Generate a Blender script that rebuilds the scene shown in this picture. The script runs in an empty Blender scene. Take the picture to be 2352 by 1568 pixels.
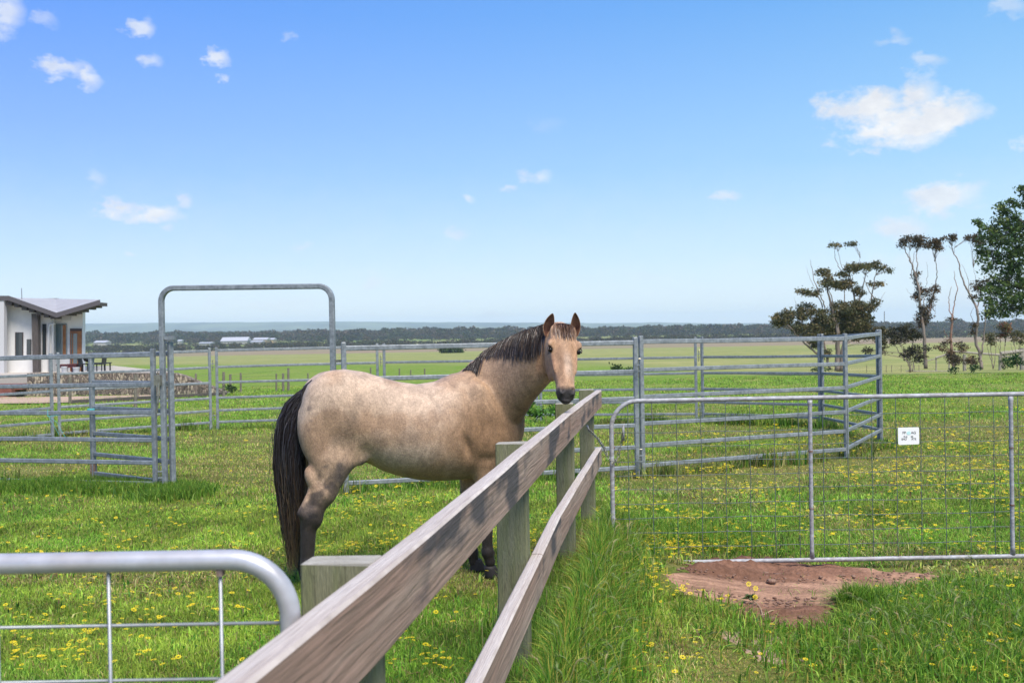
import bpy, bmesh, math, random, os
import numpy as np
from mathutils import Vector, Matrix
rng = np.random.default_rng(7); random.seed(7)
C = bpy.data.collections.new('scene'); bpy.context.scene.collection.children.link(C)
SC = bpy.context.scene
# ------------------------------------------------------------------ camera
FOC = 2286.0; ROLL = 0.018; PITCH = math.atan(19/FOC); CAMZ = 1.77     # photo measured on a 2351 px wide copy
_F = np.array([0, math.cos(PITCH), -math.sin(PITCH)])
_U0 = np.array([0, math.sin(PITCH), math.cos(PITCH)]); _R0 = np.array([1., 0, 0])
_R = _R0*math.cos(ROLL) - _U0*math.sin(ROLL); _U = _U0*math.cos(ROLL) + _R0*math.sin(ROLL)
cam = bpy.data.cameras.new('camera'); camo = bpy.data.objects.new('camera', cam); C.objects.link(camo)
M = Matrix.Identity(4)
for i in range(3):
    M[i][0] = _R[i]; M[i][1] = _U[i]; M[i][2] = -_F[i]
M[2][3] = CAMZ
camo.matrix_world = M
cam.sensor_width = 36; cam.lens = 35.0; cam.clip_end = 30000; cam.clip_start = 0.05
cam.dof.use_dof = True; cam.dof.focus_distance = 7.3; cam.dof.aperture_fstop = 5.6
SC.camera = camo
def at(x, y, Y):
    """world point seen at photo pixel (x,y) at depth Y metres in front"""
    d = _F + _R*((x-1175.5)/FOC) + _U*((784-y)/FOC)
    return np.array([0, 0, CAMZ]) + d*(Y/d[1])
def proj(p):
    d = np.asarray(p)-np.array([0, 0, CAMZ]); w_ = d@_F; return 1175.5+FOC*(d@_R)/w_, 784-FOC*(d@_U)/w_
def ray(x, y):
    return _F + _R*((x-1175.5)/FOC) + _U*((784-y)/FOC)
# ------------------------------------------------------------------ light
SUN_EL, SUN_AZ = math.radians(58), math.radians(152)    # azimuth from +Y clockwise: behind the camera, to the right
sd = np.array([math.sin(SUN_AZ)*math.cos(SUN_EL), math.cos(SUN_AZ)*math.cos(SUN_EL), math.sin(SUN_EL)])
sl = bpy.data.lights.new('sun', 'SUN'); sl.energy = 2.5; sl.angle = math.radians(30); sl.color = (1, .925, .82)
so = bpy.data.objects.new('sun', sl); C.objects.link(so)
so.rotation_euler = Vector(sd).to_track_quat('Z', 'Y').to_euler()
w = bpy.data.worlds.new('World'); SC.world = w; w.use_nodes = True
nt = w.node_tree; N = nt.nodes; L = nt.links; N.clear()
def nn(t, **k):
    n = N.new(t)
    for a, b in k.items(): setattr(n, a, b)
    return n
def mth(op, a, b=None, clamp=False):
    n = nn('ShaderNodeMath', operation=op, use_clamp=clamp)
    for i, s in enumerate((a, b)):
        if s is None: continue
        if isinstance(s, (int, float)): n.inputs[i].default_value = s
        else: L.new(s, n.inputs[i])
    return n.outputs[0]
sky = nn('ShaderNodeTexSky', sky_type='NISHITA'); sky.sun_disc = False
sky.sun_elevation = SUN_EL; sky.sun_rotation = SUN_AZ; sky.air_density = 1.0; sky.dust_density = .6; sky.ozone_density = 1.6; sky.altitude = 50
hsv = nn('ShaderNodeHueSaturation'); hsv.inputs['Saturation'].default_value = 1.3; hsv.inputs['Value'].default_value = 1.0
L.new(sky.outputs[0], hsv.inputs['Color'])
geo = nn('ShaderNodeNewGeometry')
vm = nn('ShaderNodeVectorMath', operation='MULTIPLY'); vm.inputs[1].default_value = (-1, -1, -1); L.new(geo.outputs['Incoming'], vm.inputs[0])
tc = nn('ShaderNodeTexCoord')
nz = nn('ShaderNodeTexNoise'); nz.inputs['Scale'].default_value = 30; nz.inputs['Detail'].default_value = 10; nz.inputs['Roughness'].default_value = .64
mp = nn('ShaderNodeMapping'); mp.inputs['Scale'].default_value = (1, 1, 1.7); L.new(tc.outputs['Generated'], mp.inputs[0]); L.new(mp.outputs[0], nz.inputs['Vector'])
sep = nn('ShaderNodeSeparateXYZ'); L.new(tc.outputs['Generated'], sep.inputs[0])
az = mth('ARCTAN2', sep.outputs[0], sep.outputs[1]); el = mth('ARCSINE', sep.outputs[2])
nsep = nn('ShaderNodeSeparateColor'); L.new(nz.outputs['Color'], nsep.inputs[0])
azj = mth('ADD', az, mth('MULTIPLY', mth('SUBTRACT', nsep.outputs[0], .5), .05))
elj = mth('ADD', el, mth('MULTIPLY', mth('SUBTRACT', nsep.outputs[1], .5), .035))
CL = [(1945,248,80,38,.9),(2060,285,120,52,1),(2170,262,95,40,1),(2010,240,95,42,1),(2095,222,55,42,.95),(2100,310,70,35,.8),(2170,448,90,38,.85),(2075,528,60,32,.7),
 (1668,447,36,16,.6),(2130,141,42,15,.45),(2055,86,32,17,.35),(1233,400,38,20,.55),(1170,428,22,12,.55),(1068,463,22,15,.6),(1053,543,30,13,.45),
 (690,566,34,10,.45),(140,160,60,20,.75),(195,180,38,20,.8),(330,60,28,24,.7),(340,138,32,15,.55),(500,138,28,18,.8),(517,180,12,8,.5),(268,474,50,24,.9),
 (345,492,74,24,.9),(382,525,18,13,.45),(427,460,20,17,.55),(218,410,24,24,.35),(15,20,38,44,.7),(100,46,28,20,.35),(860,645,30,15,.4),(300,573,15,8,.5),
 (1130,726,60,13,.5),(2320,22,40,20,.4),(2110,600,100,30,.35),(2240,690,140,50,.5),(1240,290,60,14,.12),(600,700,160,16,.3),(2345,335,22,16,.5),(665,92,16,9,.25),(1485,640,80,12,.2)]
acc = None
for (cx, cy, rw, rh, k) in CL:
    d = ray(cx, cy); d = d/np.linalg.norm(d)
    a0, e0 = math.atan2(d[0], d[1]), math.asin(d[2])
    # widen: noise erodes the edge again
    dx = mth('MULTIPLY', mth('SUBTRACT', azj, a0), FOC/(rw*1.35)); dy = mth('MULTIPLY', mth('SUBTRACT', elj, e0), FOC/(rh*1.45))
    r = mth('SQRT', mth('ADD', mth('MULTIPLY', dx, dx), mth('MULTIPLY', dy, dy)))
    m = mth('MULTIPLY', mth('MULTIPLY', mth('ADD', mth('SUBTRACT', .80, r), mth('MULTIPLY', mth('SUBTRACT', nz.outputs['Fac'], .5), 2.1)), 1.7, True), k)
    acc = m if acc is None else mth('MAXIMUM', acc, m)
cmask = acc
# thin high veil, strongest low over the horizon
veil = mth('MULTIPLY', mth('MULTIPLY', mth('SUBTRACT', 1.0, mth('MULTIPLY', el, 5.), True), mth('SUBTRACT', nz.outputs['Fac'], .35)), .5, True)
cmask = mth('MAXIMUM', cmask, mth('MULTIPLY', veil, 1.0))
ramp = nn('ShaderNodeValToRGB'); L.new(mth('MULTIPLY', el, .77, True), ramp.inputs[0]); E_ = ramp.color_ramp.elements
RC = [(0, (.80,.89,1.0)), (.030, (.70,.83,.98)), (.072, (.52,.71,.96)), (.16, (.29,.54,.93)), (.31, (.125,.37,.88)), (.6, (.06,.22,.70)), (1.3, (.03,.12,.45))]
for k_, (e_, c_) in enumerate(RC):
    if k_ == 0: q_ = E_[0]; q_.position = 0
    elif k_ == len(RC)-1: q_ = E_[len(E_)-1]
    else: q_ = E_.new(e_*.77)
    q_.color = (*c_, 1)
lr = nn('ShaderNodeMixRGB', blend_type='MULTIPLY'); L.new(mth('MULTIPLY', el, 5.0, True), lr.inputs[0]); L.new(ramp.outputs[0], lr.inputs[1])
side = nn('ShaderNodeMixRGB'); L.new(mth('ADD', mth('MULTIPLY', az, 1.1), .5, True), side.inputs[0]); side.inputs[1].default_value = (.88,.80,1.03,1); side.inputs[2].default_value = (1.22,1.16,.97,1); L.new(side.outputs[0], lr.inputs[2])
up_ = nn('ShaderNodeVectorMath', operation='SCALE'); L.new(lr.outputs[0], up_.inputs[0]); up_.inputs['Scale'].default_value = 1/(.105*2**1.2)
skm = nn('ShaderNodeMixRGB'); skm.inputs[0].default_value = .82; L.new(hsv.outputs[0], skm.inputs[1]); L.new(up_.outputs[0], skm.inputs[2])
mix = nn('ShaderNodeMixRGB'); L.new(cmask, mix.inputs[0]); L.new(skm.outputs[0], mix.inputs[1]); ctone = nn('ShaderNodeMixRGB'); L.new(mth('MULTIPLY', mth('SUBTRACT', nsep.outputs[2], .38), 3.2, True), ctone.inputs[0]); ctone.inputs[1].default_value = (3.1, 3.2, 3.45, 1); ctone.inputs[2].default_value = (3.85, 3.9, 3.95, 1); L.new(ctone.outputs[0], mix.inputs[2])
bg = nn('ShaderNodeBackground'); bg.inputs[1].default_value = .105
L.new(mix.outputs[0], bg.inputs[0]); out = nn('ShaderNodeOutputWorld'); L.new(bg.outputs[0], out.inputs[0])
SC.view_settings.view_transform = 'Standard'; SC.view_settings.look = 'None'; SC.view_settings.exposure = 1.28; SC.view_settings.gamma = 1
SC.cycles.volume_bounces = 2; SC.cycles.max_bounces = 6; SC.cycles.transparent_max_bounces = 8
# ------------------------------------------------------------------ helpers
def mat(name, col, rough=.7, metal=0., noise=None, bump=0., bscale=30., spec=.5, attr=None, var=.0, stretch=(1,1,1), trans=0., nscale=8.):
    """procedural material: base colour (or a vertex colour) mottled by noise"""
    m = bpy.data.materials.new(name); m.use_nodes = True; t = m.node_tree; n = t.nodes; l = t.links
    b = n['Principled BSDF']; b.inputs['Roughness'].default_value = rough; b.inputs['Metallic'].default_value = metal
    b.inputs['Specular IOR Level'].default_value = spec
    tcn = n.new('ShaderNodeTexCoord'); mpn = n.new('ShaderNodeMapping'); mpn.inputs['Scale'].default_value = stretch; l.new(tcn.outputs['Object'], mpn.inputs[0])
    if attr:
        a = n.new('ShaderNodeAttribute'); a.attribute_name = attr; src = a.outputs['Color']
    else:
        c = n.new('ShaderNodeRGB'); c.outputs[0].default_value = (*col, 1); src = c.outputs[0]
    if noise:
        no = n.new('ShaderNodeTexNoise'); no.inputs['Scale'].default_value = nscale; no.inputs['Detail'].default_value = 6; no.inputs['Roughness'].default_value = .65
        l.new(mpn.outputs[0], no.inputs['Vector'])
        r = n.new('ShaderNodeMapRange'); r.inputs[1].default_value = .38; r.inputs[2].default_value = .66; l.new(no.outputs['Fac'], r.inputs[0])
        mx = n.new('ShaderNodeMixRGB'); l.new(r.outputs[0], mx.inputs[0]); l.new(src, mx.inputs[1]); mx.inputs[2].default_value = (*noise, 1); src = mx.outputs[0]
    if var:
        no = n.new('ShaderNodeTexNoise'); no.inputs['Scale'].default_value = nscale*3.1; no.inputs['Detail'].default_value = 5
        l.new(mpn.outputs[0], no.inputs['Vector'])
        r = n.new('ShaderNodeMapRange'); r.inputs[1].default_value = .3; r.inputs[2].default_value = .7; r.inputs[3].default_value = 1-var; r.inputs[4].default_value = 1+var; l.new(no.outputs['Fac'], r.inputs[0])
        mx = n.new('ShaderNodeVectorMath'); mx.operation = 'SCALE'; l.new(src, mx.inputs[0]); l.new(r.outputs[0], mx.inputs['Scale']); src = mx.outputs[0]
    l.new(src, b.inputs['Base Color'])
    if bump:
        nb = n.new('ShaderNodeTexNoise'); nb.inputs['Scale'].default_value = bscale; nb.inputs['Detail'].default_value = 6; l.new(mpn.outputs[0], nb.inputs['Vector'])
        bp = n.new('ShaderNodeBump'); bp.inputs['Strength'].default_value = bump; bp.inputs['Distance'].default_value = .02; l.new(nb.outputs['Fac'], bp.inputs['Height']); l.new(bp.outputs[0], b.inputs['Normal'])
    if trans:
        tr = n.new('ShaderNodeBsdfTranslucent'); l.new(src, tr.inputs[0]); ms = n.new('ShaderNodeMixShader'); ms.inputs[0].default_value = trans
        l.new(b.outputs[0], ms.inputs[1]); l.new(tr.outputs[0], ms.inputs[2]); l.new(ms.outputs[0], n['Material Output'].inputs[0])
    return m
def tag(o, label=None, cat=None, group=None, kind=None):
    if label: o['label'] = label
    if cat: o['category'] = cat
    if group: o['group'] = group
    if kind: o['kind'] = kind
    return o
def thing(name, label, cat, loc, group=None):
    o = bpy.data.objects.new(name, None); o.empty_display_size = .2; C.objects.link(o); o.location = tuple(loc)
    return tag(o, label, cat, group)
def rootloc(o):
    while o.parent: o = o.parent
    return np.array(o.location)
def mesh_from(name, V, F, m, parent=None, smooth=False, label=None, loc=None):
    V = np.asarray(V, float)
    if parent is not None: V = V - rootloc(parent)
    elif loc is not None: V = V - np.asarray(loc, float)
    me = bpy.data.meshes.new(name); me.from_pydata(V.tolist(), [], [tuple(int(i) for i in f) for f in F]); me.materials.append(m)
    if smooth: me.polygons.foreach_set('use_smooth', [True]*len(me.polygons))
    o = bpy.data.objects.new(name, me); C.objects.link(o)
    if parent is not None: o.parent = parent
    elif loc is not None: o.location = tuple(loc)
    if label: o['label'] = label
    return o
class MB:
    def __init__(s): s.V = []; s.F = []; s.n = 0
    def add(s, V, F):
        V = np.asarray(V, float); s.V.append(V); s.F += [tuple(i+s.n for i in f) for f in F]; s.n += len(V)
    def box(s, lo, hi, bev=0):
        x0, y0, z0 = lo; x1, y1, z1 = hi
        s.hexa([(x0,y0,z0),(x1,y0,z0),(x1,y1,z0),(x0,y1,z0),(x0,y0,z1),(x1,y0,z1),(x1,y1,z1),(x0,y1,z1)])
    def hexa(s, P):
        s.add(P, [(0,3,2,1),(4,5,6,7),(0,1,5,4),(1,2,6,5),(2,3,7,6),(3,0,4,7)])
    def prism(s, poly, n, d):
        """polygon (3d points) extruded by vector n*d"""
        P = np.asarray(poly, float); k = len(P); Q = P + np.asarray(n, float)*d
        s.add(np.vstack([P, Q]), [tuple(range(k))[::-1], tuple(range(k, 2*k))] + [(i, (i+1) % k, k+(i+1) % k, k+i) for i in range(k)])
    def sweep(s, path, prof, up=(0,0,1), scale=None, cap=True):
        """sweep a 2D profile (side,up) along a path"""
        P = np.asarray(path, float); prof = np.asarray(prof, float); k = len(prof); m = len(P); up = np.asarray(up, float)
        rings = []; side = None
        for i in range(m):
            t = P[min(i+1, m-1)] - P[max(i-1, 0)]; t = t/np.linalg.norm(t)
            a = np.cross(t, up)
            if np.linalg.norm(a) < .15: a = side if side is not None else np.cross(t, (0,1,.01))
            a = a - t*np.dot(a, t); a = a/np.linalg.norm(a)
            if side is not None and np.dot(a, side) < 0: a = -a
            side = a; b = np.cross(a, t)
            sc = 1 if scale is None else scale[i]
            rings.append(P[i] + np.outer(prof[:, 0]*sc, a) + np.outer(prof[:, 1]*sc, b))
        V = np.vstack(rings); F = []
        for i in range(m-1):
            for j in range(k):
                F.append((i*k+j, i*k+(j+1) % k, (i+1)*k+(j+1) % k, (i+1)*k+j))
        if cap: F.append(tuple(range(k))[::-1]); F.append(tuple(range((m-1)*k, m*k)))
        s.add(V, F)
    def build(s, name, m, parent=None, smooth=False, label=None, loc=None):
        return mesh_from(name, np.vstack(s.V), s.F, m, parent, smooth, label, loc)
def circ(r, k=10): return [(r*math.cos(2*math.pi*i/k), r*math.sin(2*math.pi*i/k)) for i in range(k)]
def rrect(w, h, r=.3):
    """rounded rectangle profile, w wide h high"""
    a, b = w/2, h/2; c = min(a, b)*r; o = []
    for sx, sy, t0 in ((1,1,0),(-1,1,90),(-1,-1,180),(1,-1,270)):
        for q in (0, 45, 90):
            t = math.radians(t0+q); o.append((sx*(a-c)+c*math.cos(t), sy*(b-c)+c*math.sin(t)))
    return o
def fastmesh(name, V, loops, starts, m, col=None, parent=None, smooth=False):
    """big mesh from numpy arrays; starts = first loop of each polygon"""
    me = bpy.data.meshes.new(name); V = np.asarray(V, np.float32)
    if parent is not None: V = V - rootloc(parent).astype(np.float32)
    me.vertices.add(len(V)); me.vertices.foreach_set('co', V.ravel())
    me.loops.add(len(loops)); me.loops.foreach_set('vertex_index', np.asarray(loops, np.int32))
    me.polygons.add(len(starts)); me.polygons.foreach_set('loop_start', np.asarray(starts, np.int32))
    if col is not None:
        a = me.color_attributes.new('col', 'FLOAT_COLOR', 'POINT')
        c4 = np.ones((len(V), 4), np.float32); c4[:, :3] = col; a.data.foreach_set('color', c4.ravel())
    me.materials.append(m); me.update(calc_edges=True)
    if smooth: me.polygons.foreach_set('use_smooth', np.ones(len(starts), bool))
    o = bpy.data.objects.new(name, me); C.objects.link(o)
    if parent is not None: o.parent = parent
    return o
_T = rng.random((256, 256))
def vnoise(x, y):
    """smooth value noise 0..1"""
    x = np.asarray(x, float); y = np.asarray(y, float); xi = np.floor(x).astype(int); yi = np.floor(y).astype(int); fx = x-xi; fy = y-yi
    fx = fx*fx*(3-2*fx); fy = fy*fy*(3-2*fy); g = lambda a, b: _T[a & 255, b & 255]
    return (g(xi,yi)*(1-fx)+g(xi+1,yi)*fx)*(1-fy)+(g(xi,yi+1)*(1-fx)+g(xi+1,yi+1)*fx)*fy
def fbm(x, y, o=3):
    s = 0; a = .5; t = 0
    for i in range(o): s = s+a*vnoise(x*2**i+17*i, y*2**i+31*i); t += a; a *= .5
    return s/t
def sstep(a, b, x): t = np.clip((np.asarray(x, float)-a)/(b-a), 0, 1); return t*t*(3-2*t)
# ------------------------------------------------------------------ terrain
_ty = [-30,0,7.5,10,13,17,22,45,60,110,200,400,750,900,1100,1400,2500,6000]
_tz = [0,0,-.02,-.1,-.17,-.24,-.30,-.75,-.8,-1.3,-3,-5.2,-7.4,-4.0,-3.6,-3,0,0]
def ter(x, y):
    x = np.asarray(x, float); y = np.asarray(y, float)
    z = np.interp(y, _ty, _tz)
    z = z - .17*sstep(.5, 1.9, x-(y-6.5)*.16)*(1-sstep(8.5, 12.5, y))
    z = z - 1.0*sstep(5, 22, x)*sstep(50, 74, y)*(1-sstep(110, 200, y))
    z = z - x*.0065*sstep(800, 1500, y)
    z = z + (fbm(x*.9+5, y*.9, 2)-.5)*.05*(1-sstep(14, 30, y)) + (fbm(x*.15+9, y*.15, 2)-.5)*.12*sstep(9, 25, y)*(1-sstep(45, 90, y))
    return z
def tz(x, y): return float(ter(x, y))
# ------------------------------------------------------------------ ground
def ground_material():
    m = bpy.data.materials.new('pasture'); m.use_nodes = True; t = m.node_tree; n = t.nodes; l = t.links; b = n['Principled BSDF']
    b.inputs['Roughness'].default_value = .95; b.inputs['Specular IOR Level'].default_value = .1
    g = n.new('ShaderNodeNewGeometry'); s = n.new('ShaderNodeSeparateXYZ'); l.new(g.outputs['Position'], s.inputs[0])
    def noise(sc, det=5, mp=None):
        q = n.new('ShaderNodeTexNoise'); q.inputs['Scale'].default_value = sc; q.inputs['Detail'].default_value = det; q.inputs['Roughness'].default_value = .6
        if mp:
            k = n.new('ShaderNodeMapping'); k.inputs['Scale'].default_value = mp; l.new(g.outputs['Position'], k.inputs[0]); l.new(k.outputs[0], q.inputs['Vector'])
        else: l.new(g.outputs['Position'], q.inputs['Vector'])
        return q.outputs['Fac']
    def mr(v, a, b_, c=0., d=1.):
        q = n.new('ShaderNodeMapRange'); q.inputs[1].default_value = a; q.inputs[2].default_value = b_; q.inputs[3].default_value = c; q.inputs[4].default_value = d; l.new(v, q.inputs[0]); return q.outputs[0]
    def mx(f, a, c):
        q = n.new('ShaderNodeMixRGB'); l.new(f, q.inputs[0])
        for i, v in ((1, a), (2, c)):
            if isinstance(v, tuple): q.inputs[i].default_value = (*v, 1)
            else: l.new(v, q.inputs[i])
        return q.outputs[0]
    near = mx(mr(noise(3), .42, .62), (.13, .17, .03), (.26, .20, .08))
    near = mx(mr(noise(.55), .5, .68), near, (.28, .26, .08))
    near = mx(mr(noise(60, 3), .3, .7), near, (.07, .10, .018))
    mid = mx(mr(noise(.35, 6), .38, .62), (.15, .25, .032), (.24, .28, .065))
    mid = mx(mr(noise(5, 4), .4, .65), mid, (.11, .19, .026))
    far = mx(mr(noise(.02, 5, (1, 3, 1)), .4, .62), (.24, .265, .085), (.35, .325, .13))
    far = mx(mr(noise(.25, 5), .35, .7), far, (.18, .215, .065))
    flat = mx(mr(noise(.008, 4, (1, 5, 1)), .45, .65), (.27, .20, .14), (.20, .20, .09))
    hillf = mx(mr(noise(.004, 5, (1, 2, 1)), .44, .56), (.14, .21, .05), (.22, .22, .08))
    c = mx(mr(s.outputs[1], 20, 34), near, mid)
    edge = n.new('ShaderNodeMath'); edge.operation = 'ADD'; l.new(s.outputs[1], edge.inputs[0])
    e2 = mr(noise(.05, 3), 0, 1, -22, 22); l.new(e2, edge.inputs[1])
    # bright paddock ends nearer on the right
    e3 = n.new('ShaderNodeMath'); e3.operation = 'MULTIPLY_ADD'; l.new(s.outputs[0], e3.inputs[0]); e3.inputs[1].default_value = 1.1; l.new(edge.outputs[0], e3.inputs[2])
    c = mx(mr(e3.outputs[0], 82, 100), c, far)
    c = mx(mr(s.outputs[1], 380, 430), c, flat); c = mx(mr(s.outputs[1], 740, 800), c, hillf)
    l.new(c, b.inputs['Base Color'])
    bp = n.new('ShaderNodeBump'); bp.inputs['Strength'].default_value = .8; bp.inputs['Distance'].default_value = .05; l.new(noise(14, 6), bp.inputs['Height']); l.new(bp.outputs[0], b.inputs['Normal'])
    return m
GM = ground_material()
ys = np.concatenate([np.arange(-12, 4, 1.), np.arange(4, 26, .18), 26*np.geomspace(1, 6400/26., 150)])
xs = np.linspace(-1, 1, 161); Y2, S2 = np.meshgrid(ys, xs, indexing='ij'); X2 = S2*(14+np.maximum(Y2, 0)*1.05); Z2 = ter(X2, Y2)
V = np.stack([X2, Y2, Z2], -1).reshape(-1, 3); a, b_ = len(ys), len(xs)
ii, jj = np.meshgrid(np.arange(a-1), np.arange(b_-1), indexing='ij'); q = (ii*b_+jj).ravel()
Lp = np.stack([q, q+1, q+b_+1, q+b_], -1)
g = fastmesh('ground', V, Lp.ravel(), np.arange(len(Lp))*4, GM, smooth=True); tag(g, 'green paddock and pale pasture running to the hills', kind='structure')
# distant hills
hx = [-1200,190,400,560,760,1000,1175,1400,1500,1650,1760,2000,2351,3600]; hy = [746,743,741,739.5,738,740,740.5,742,740,743,742,744,742,742]
rows = []; cols = np.linspace(-1200, 3600, 240); prof = [(4400, -.02, 0), (4700, .18, 1), (5000, .42, 2), (5250, .30, 2.6), (5600, .60, 3), (5900, .80, 3.5), (6300, 1.0, 4), (7600, .9, 5)]
for (Yd, k, s_) in prof:
    for px in cols:
        top = at(px, np.interp(px, hx, hy), 6300)
        z = top[2]*k + (fbm(px*.011+s_*3.3, s_*1.7, 3)-.5)*(44 if 0 < k < .7 else (18 if k == .8 else 0)) + (fbm(px*.05, s_, 2)-.5)*5*(k == 1.0)
        rows.append((ray(px, 700)[0]/ray(px, 700)[1]*Yd, Yd, z))
k = len(cols); F = [(r*k+j, r*k+j+1, (r+1)*k+j+1, (r+1)*k+j) for r in range(len(prof)-1) for j in range(k-1)]
hm = mat('hill_pasture', (.12, .15, .08), .95, noise=(.014, .026, .028), spec=.1, nscale=.0028, stretch=(1, .6, 3), var=.25)
tag(mesh_from('hills', rows, F, hm, smooth=True), 'long low range of blue green hills on the horizon', kind='structure')
# ------------------------------------------------------------------ bare dirt patch in front of the gate
def ongr(x, y, it=6):
    """ground point seen at a photo pixel"""
    Y = 7.
    for _ in range(40):
        p = at(x, y, Y); z = tz(p[0], p[1]); d = p[2]-z; sl_ = (p[2]-CAMZ)/Y
        Y = max(1., Y + d/max(-sl_, .01)*.7)
    return at(x, y, Y)
dp = [(1505,1318),(1560,1300),(1640,1292),(1740,1289),(1850,1296),(1930,1303),(2060,1310),(2190,1322),(2150,1346),(2050,1358),(1975,1372),(1940,1398),(1950,1420),(1910,1446),(1840,1455),(1765,1450),(1725,1420),(1690,1395),(1610,1375),(1540,1352)]
DP = np.array([ongr(*p)[:2] for p in dp])
dp2 = [(1650,1450),(1740,1442),(1880,1446),(1960,1466),(2070,1478),(2100,1500),(1990,1524),(1850,1528),(1720,1512),(1670,1480)]
DP2 = np.array([ongr(*p)[:2] for p in dp2])
def polydist(P, x, y):
    """signed distance, negative inside"""
    x = np.asarray(x, float); y = np.asarray(y, float); ins = np.zeros(x.shape, bool); dm = np.full(x.shape, 1e9); n = len(P)
    for i in range(n):
        a, b = P[i], P[(i+1) % n]; ex, ey = b-a
        wx, wy = x-a[0], y-a[1]; t = np.clip((wx*ex+wy*ey)/(ex*ex+ey*ey), 0, 1)
        dm = np.minimum(dm, np.hypot(wx-ex*t, wy-ey*t))
        c = (a[1] > y) != (b[1] > y); xx = (b[0]-a[0])*(y-a[1])/(b[1]-a[1]+1e-12)+a[0]; ins ^= c & (x < xx)
    return np.where(ins, -dm, dm)
gx = np.arange(DP[:, 0].min()-.4, DP[:, 0].max()+.4, .025); gy = np.arange(DP[:, 1].min()-.4, DP[:, 1].max()+.4, .025)
GX, GY = np.meshgrid(gx, gy, indexing='ij'); D = polydist(DP, GX, GY) + (fbm(GX*3, GY*3, 4)-.5)*.42
hgt = sstep(.12, -.12, D)
yl = 1.77  # mound along the gate, smoothed vehicle track in the middle, crumbly front
crum = (fbm(GX*7, GY*7, 4)-.5)*.09 + (np.abs(fbm(GX*16, GY*16, 3)-.5))*.05
front = 1-sstep(6.75, 7.0, GY); back = sstep(7.72, 7.86, GY)*np.clip((3.4-GX)/1.5, 0, 1)
Zd = ter(GX, GY) - .03 + hgt*(.035 + crum*(.10+1.0*np.clip(front+back, 0, 1)) + back*.05 + front*.02)
V = np.stack([GX, GY, Zd], -1).reshape(-1, 3); a, b_ = GX.shape; idx = np.arange(a*b_).reshape(a, b_); ok = (hgt[:-1, :-1]+hgt[1:, 1:]) > 0
q = np.stack([idx[:-1, :-1], idx[1:, :-1], idx[1:, 1:], idx[:-1, 1:]], -1)[ok]
dm = mat('dirt', (.2,.1,.07), .95, var=.22, bump=1.0, bscale=55, spec=.1, nscale=9, attr='col')
trk = (sstep(6.85, 7.05, GY)*(1-sstep(7.62, 7.80, GY+(fbm(GX*4, GY*4, 2)-.5)*.2)))[..., None]; trk = np.maximum(trk, sstep(2.6, 3.0, GX)[..., None])
dcol = (np.array([.40,.235,.155])*trk+np.array([.225,.12,.078])*(1-trk))*(.8+.4*fbm(GX*9, GY*9, 3))[..., None]*(1-.25*(fbm(GX*2+5, GY*14, 3)[..., None] > .56))
tag(fastmesh('dirt', V, q.ravel(), np.arange(len(q))*4, dm, col=dcol.reshape(-1, 3), smooth=True), 'bare reddish brown dirt patch in front of the mesh gate', kind='structure')
gx2 = np.arange(DP2[:, 0].min()-.3, DP2[:, 0].max()+.3, .03); gy2 = np.arange(DP2[:, 1].min()-.3, DP2[:, 1].max()+.3, .03); GX2, GY2 = np.meshgrid(gx2, gy2, indexing='ij'); D2 = polydist(DP2, GX2, GY2)+(fbm(GX2*4, GY2*4, 3)-.5)*.3; h2 = sstep(.08, -.05, D2)
Z2_ = ter(GX2, GY2)-.03+h2*(.034+(fbm(GX2*12, GY2*12, 3)-.5)*.02); V2 = np.stack([GX2, GY2, Z2_], -1).reshape(-1, 3); idx = np.arange(GX2.size).reshape(GX2.shape); ok = (h2[:-1, :-1]+h2[1:, 1:]) > 0; q = np.stack([idx[:-1, :-1], idx[1:, :-1], idx[1:, 1:], idx[:-1, 1:]], -1)[ok]
tag(fastmesh('dirt', V2, q.ravel(), np.arange(len(q))*4, dm, col=(np.array([.40,.27,.20])*(.75+.5*fbm(GX2*9, GY2*9, 3))[..., None]).reshape(-1, 3), smooth=True), 'worn sandy bare spot in the grass in front of the dirt patch', kind='structure')
# clods and pebbles are part of the dirt: loose crumbs
mb = MB(); dm2 = mat('soil_crumb', (.15,.08,.056), .95, noise=(.27,.17,.12), bump=.6, bscale=60, nscale=14)
for _ in range(620):
    px = random.uniform(DP[:, 0].min(), DP[:, 0].max()); py = random.uniform(6.2, 7.1) if random.random() < .75 else random.uniform(7.6, 7.95)
    if polydist(DP, px, py) > -.04: continue
    r = random.uniform(.004, .016)*(1 if random.random() < .93 else 2.0); pz = float(tz(px, py))+.03
    bm = bmesh.new(); bmesh.ops.create_icosphere(bm, subdivisions=1, radius=1)
    P = np.array([v.co[:] for v in bm.verts]); P = P*(r*(1+rng.uniform(-.3, .3, (len(P), 1))))*[1.2, 1, .7]+[px, py, pz]
    mb.add(P, [[v.index for v in f.verts] for f in bm.faces]); bm.free()
tag(mb.build('dirt_crumbs', dm2, smooth=True), 'loose crumbs of brown soil scattered over the dirt patch', 'soil', kind='stuff')
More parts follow.
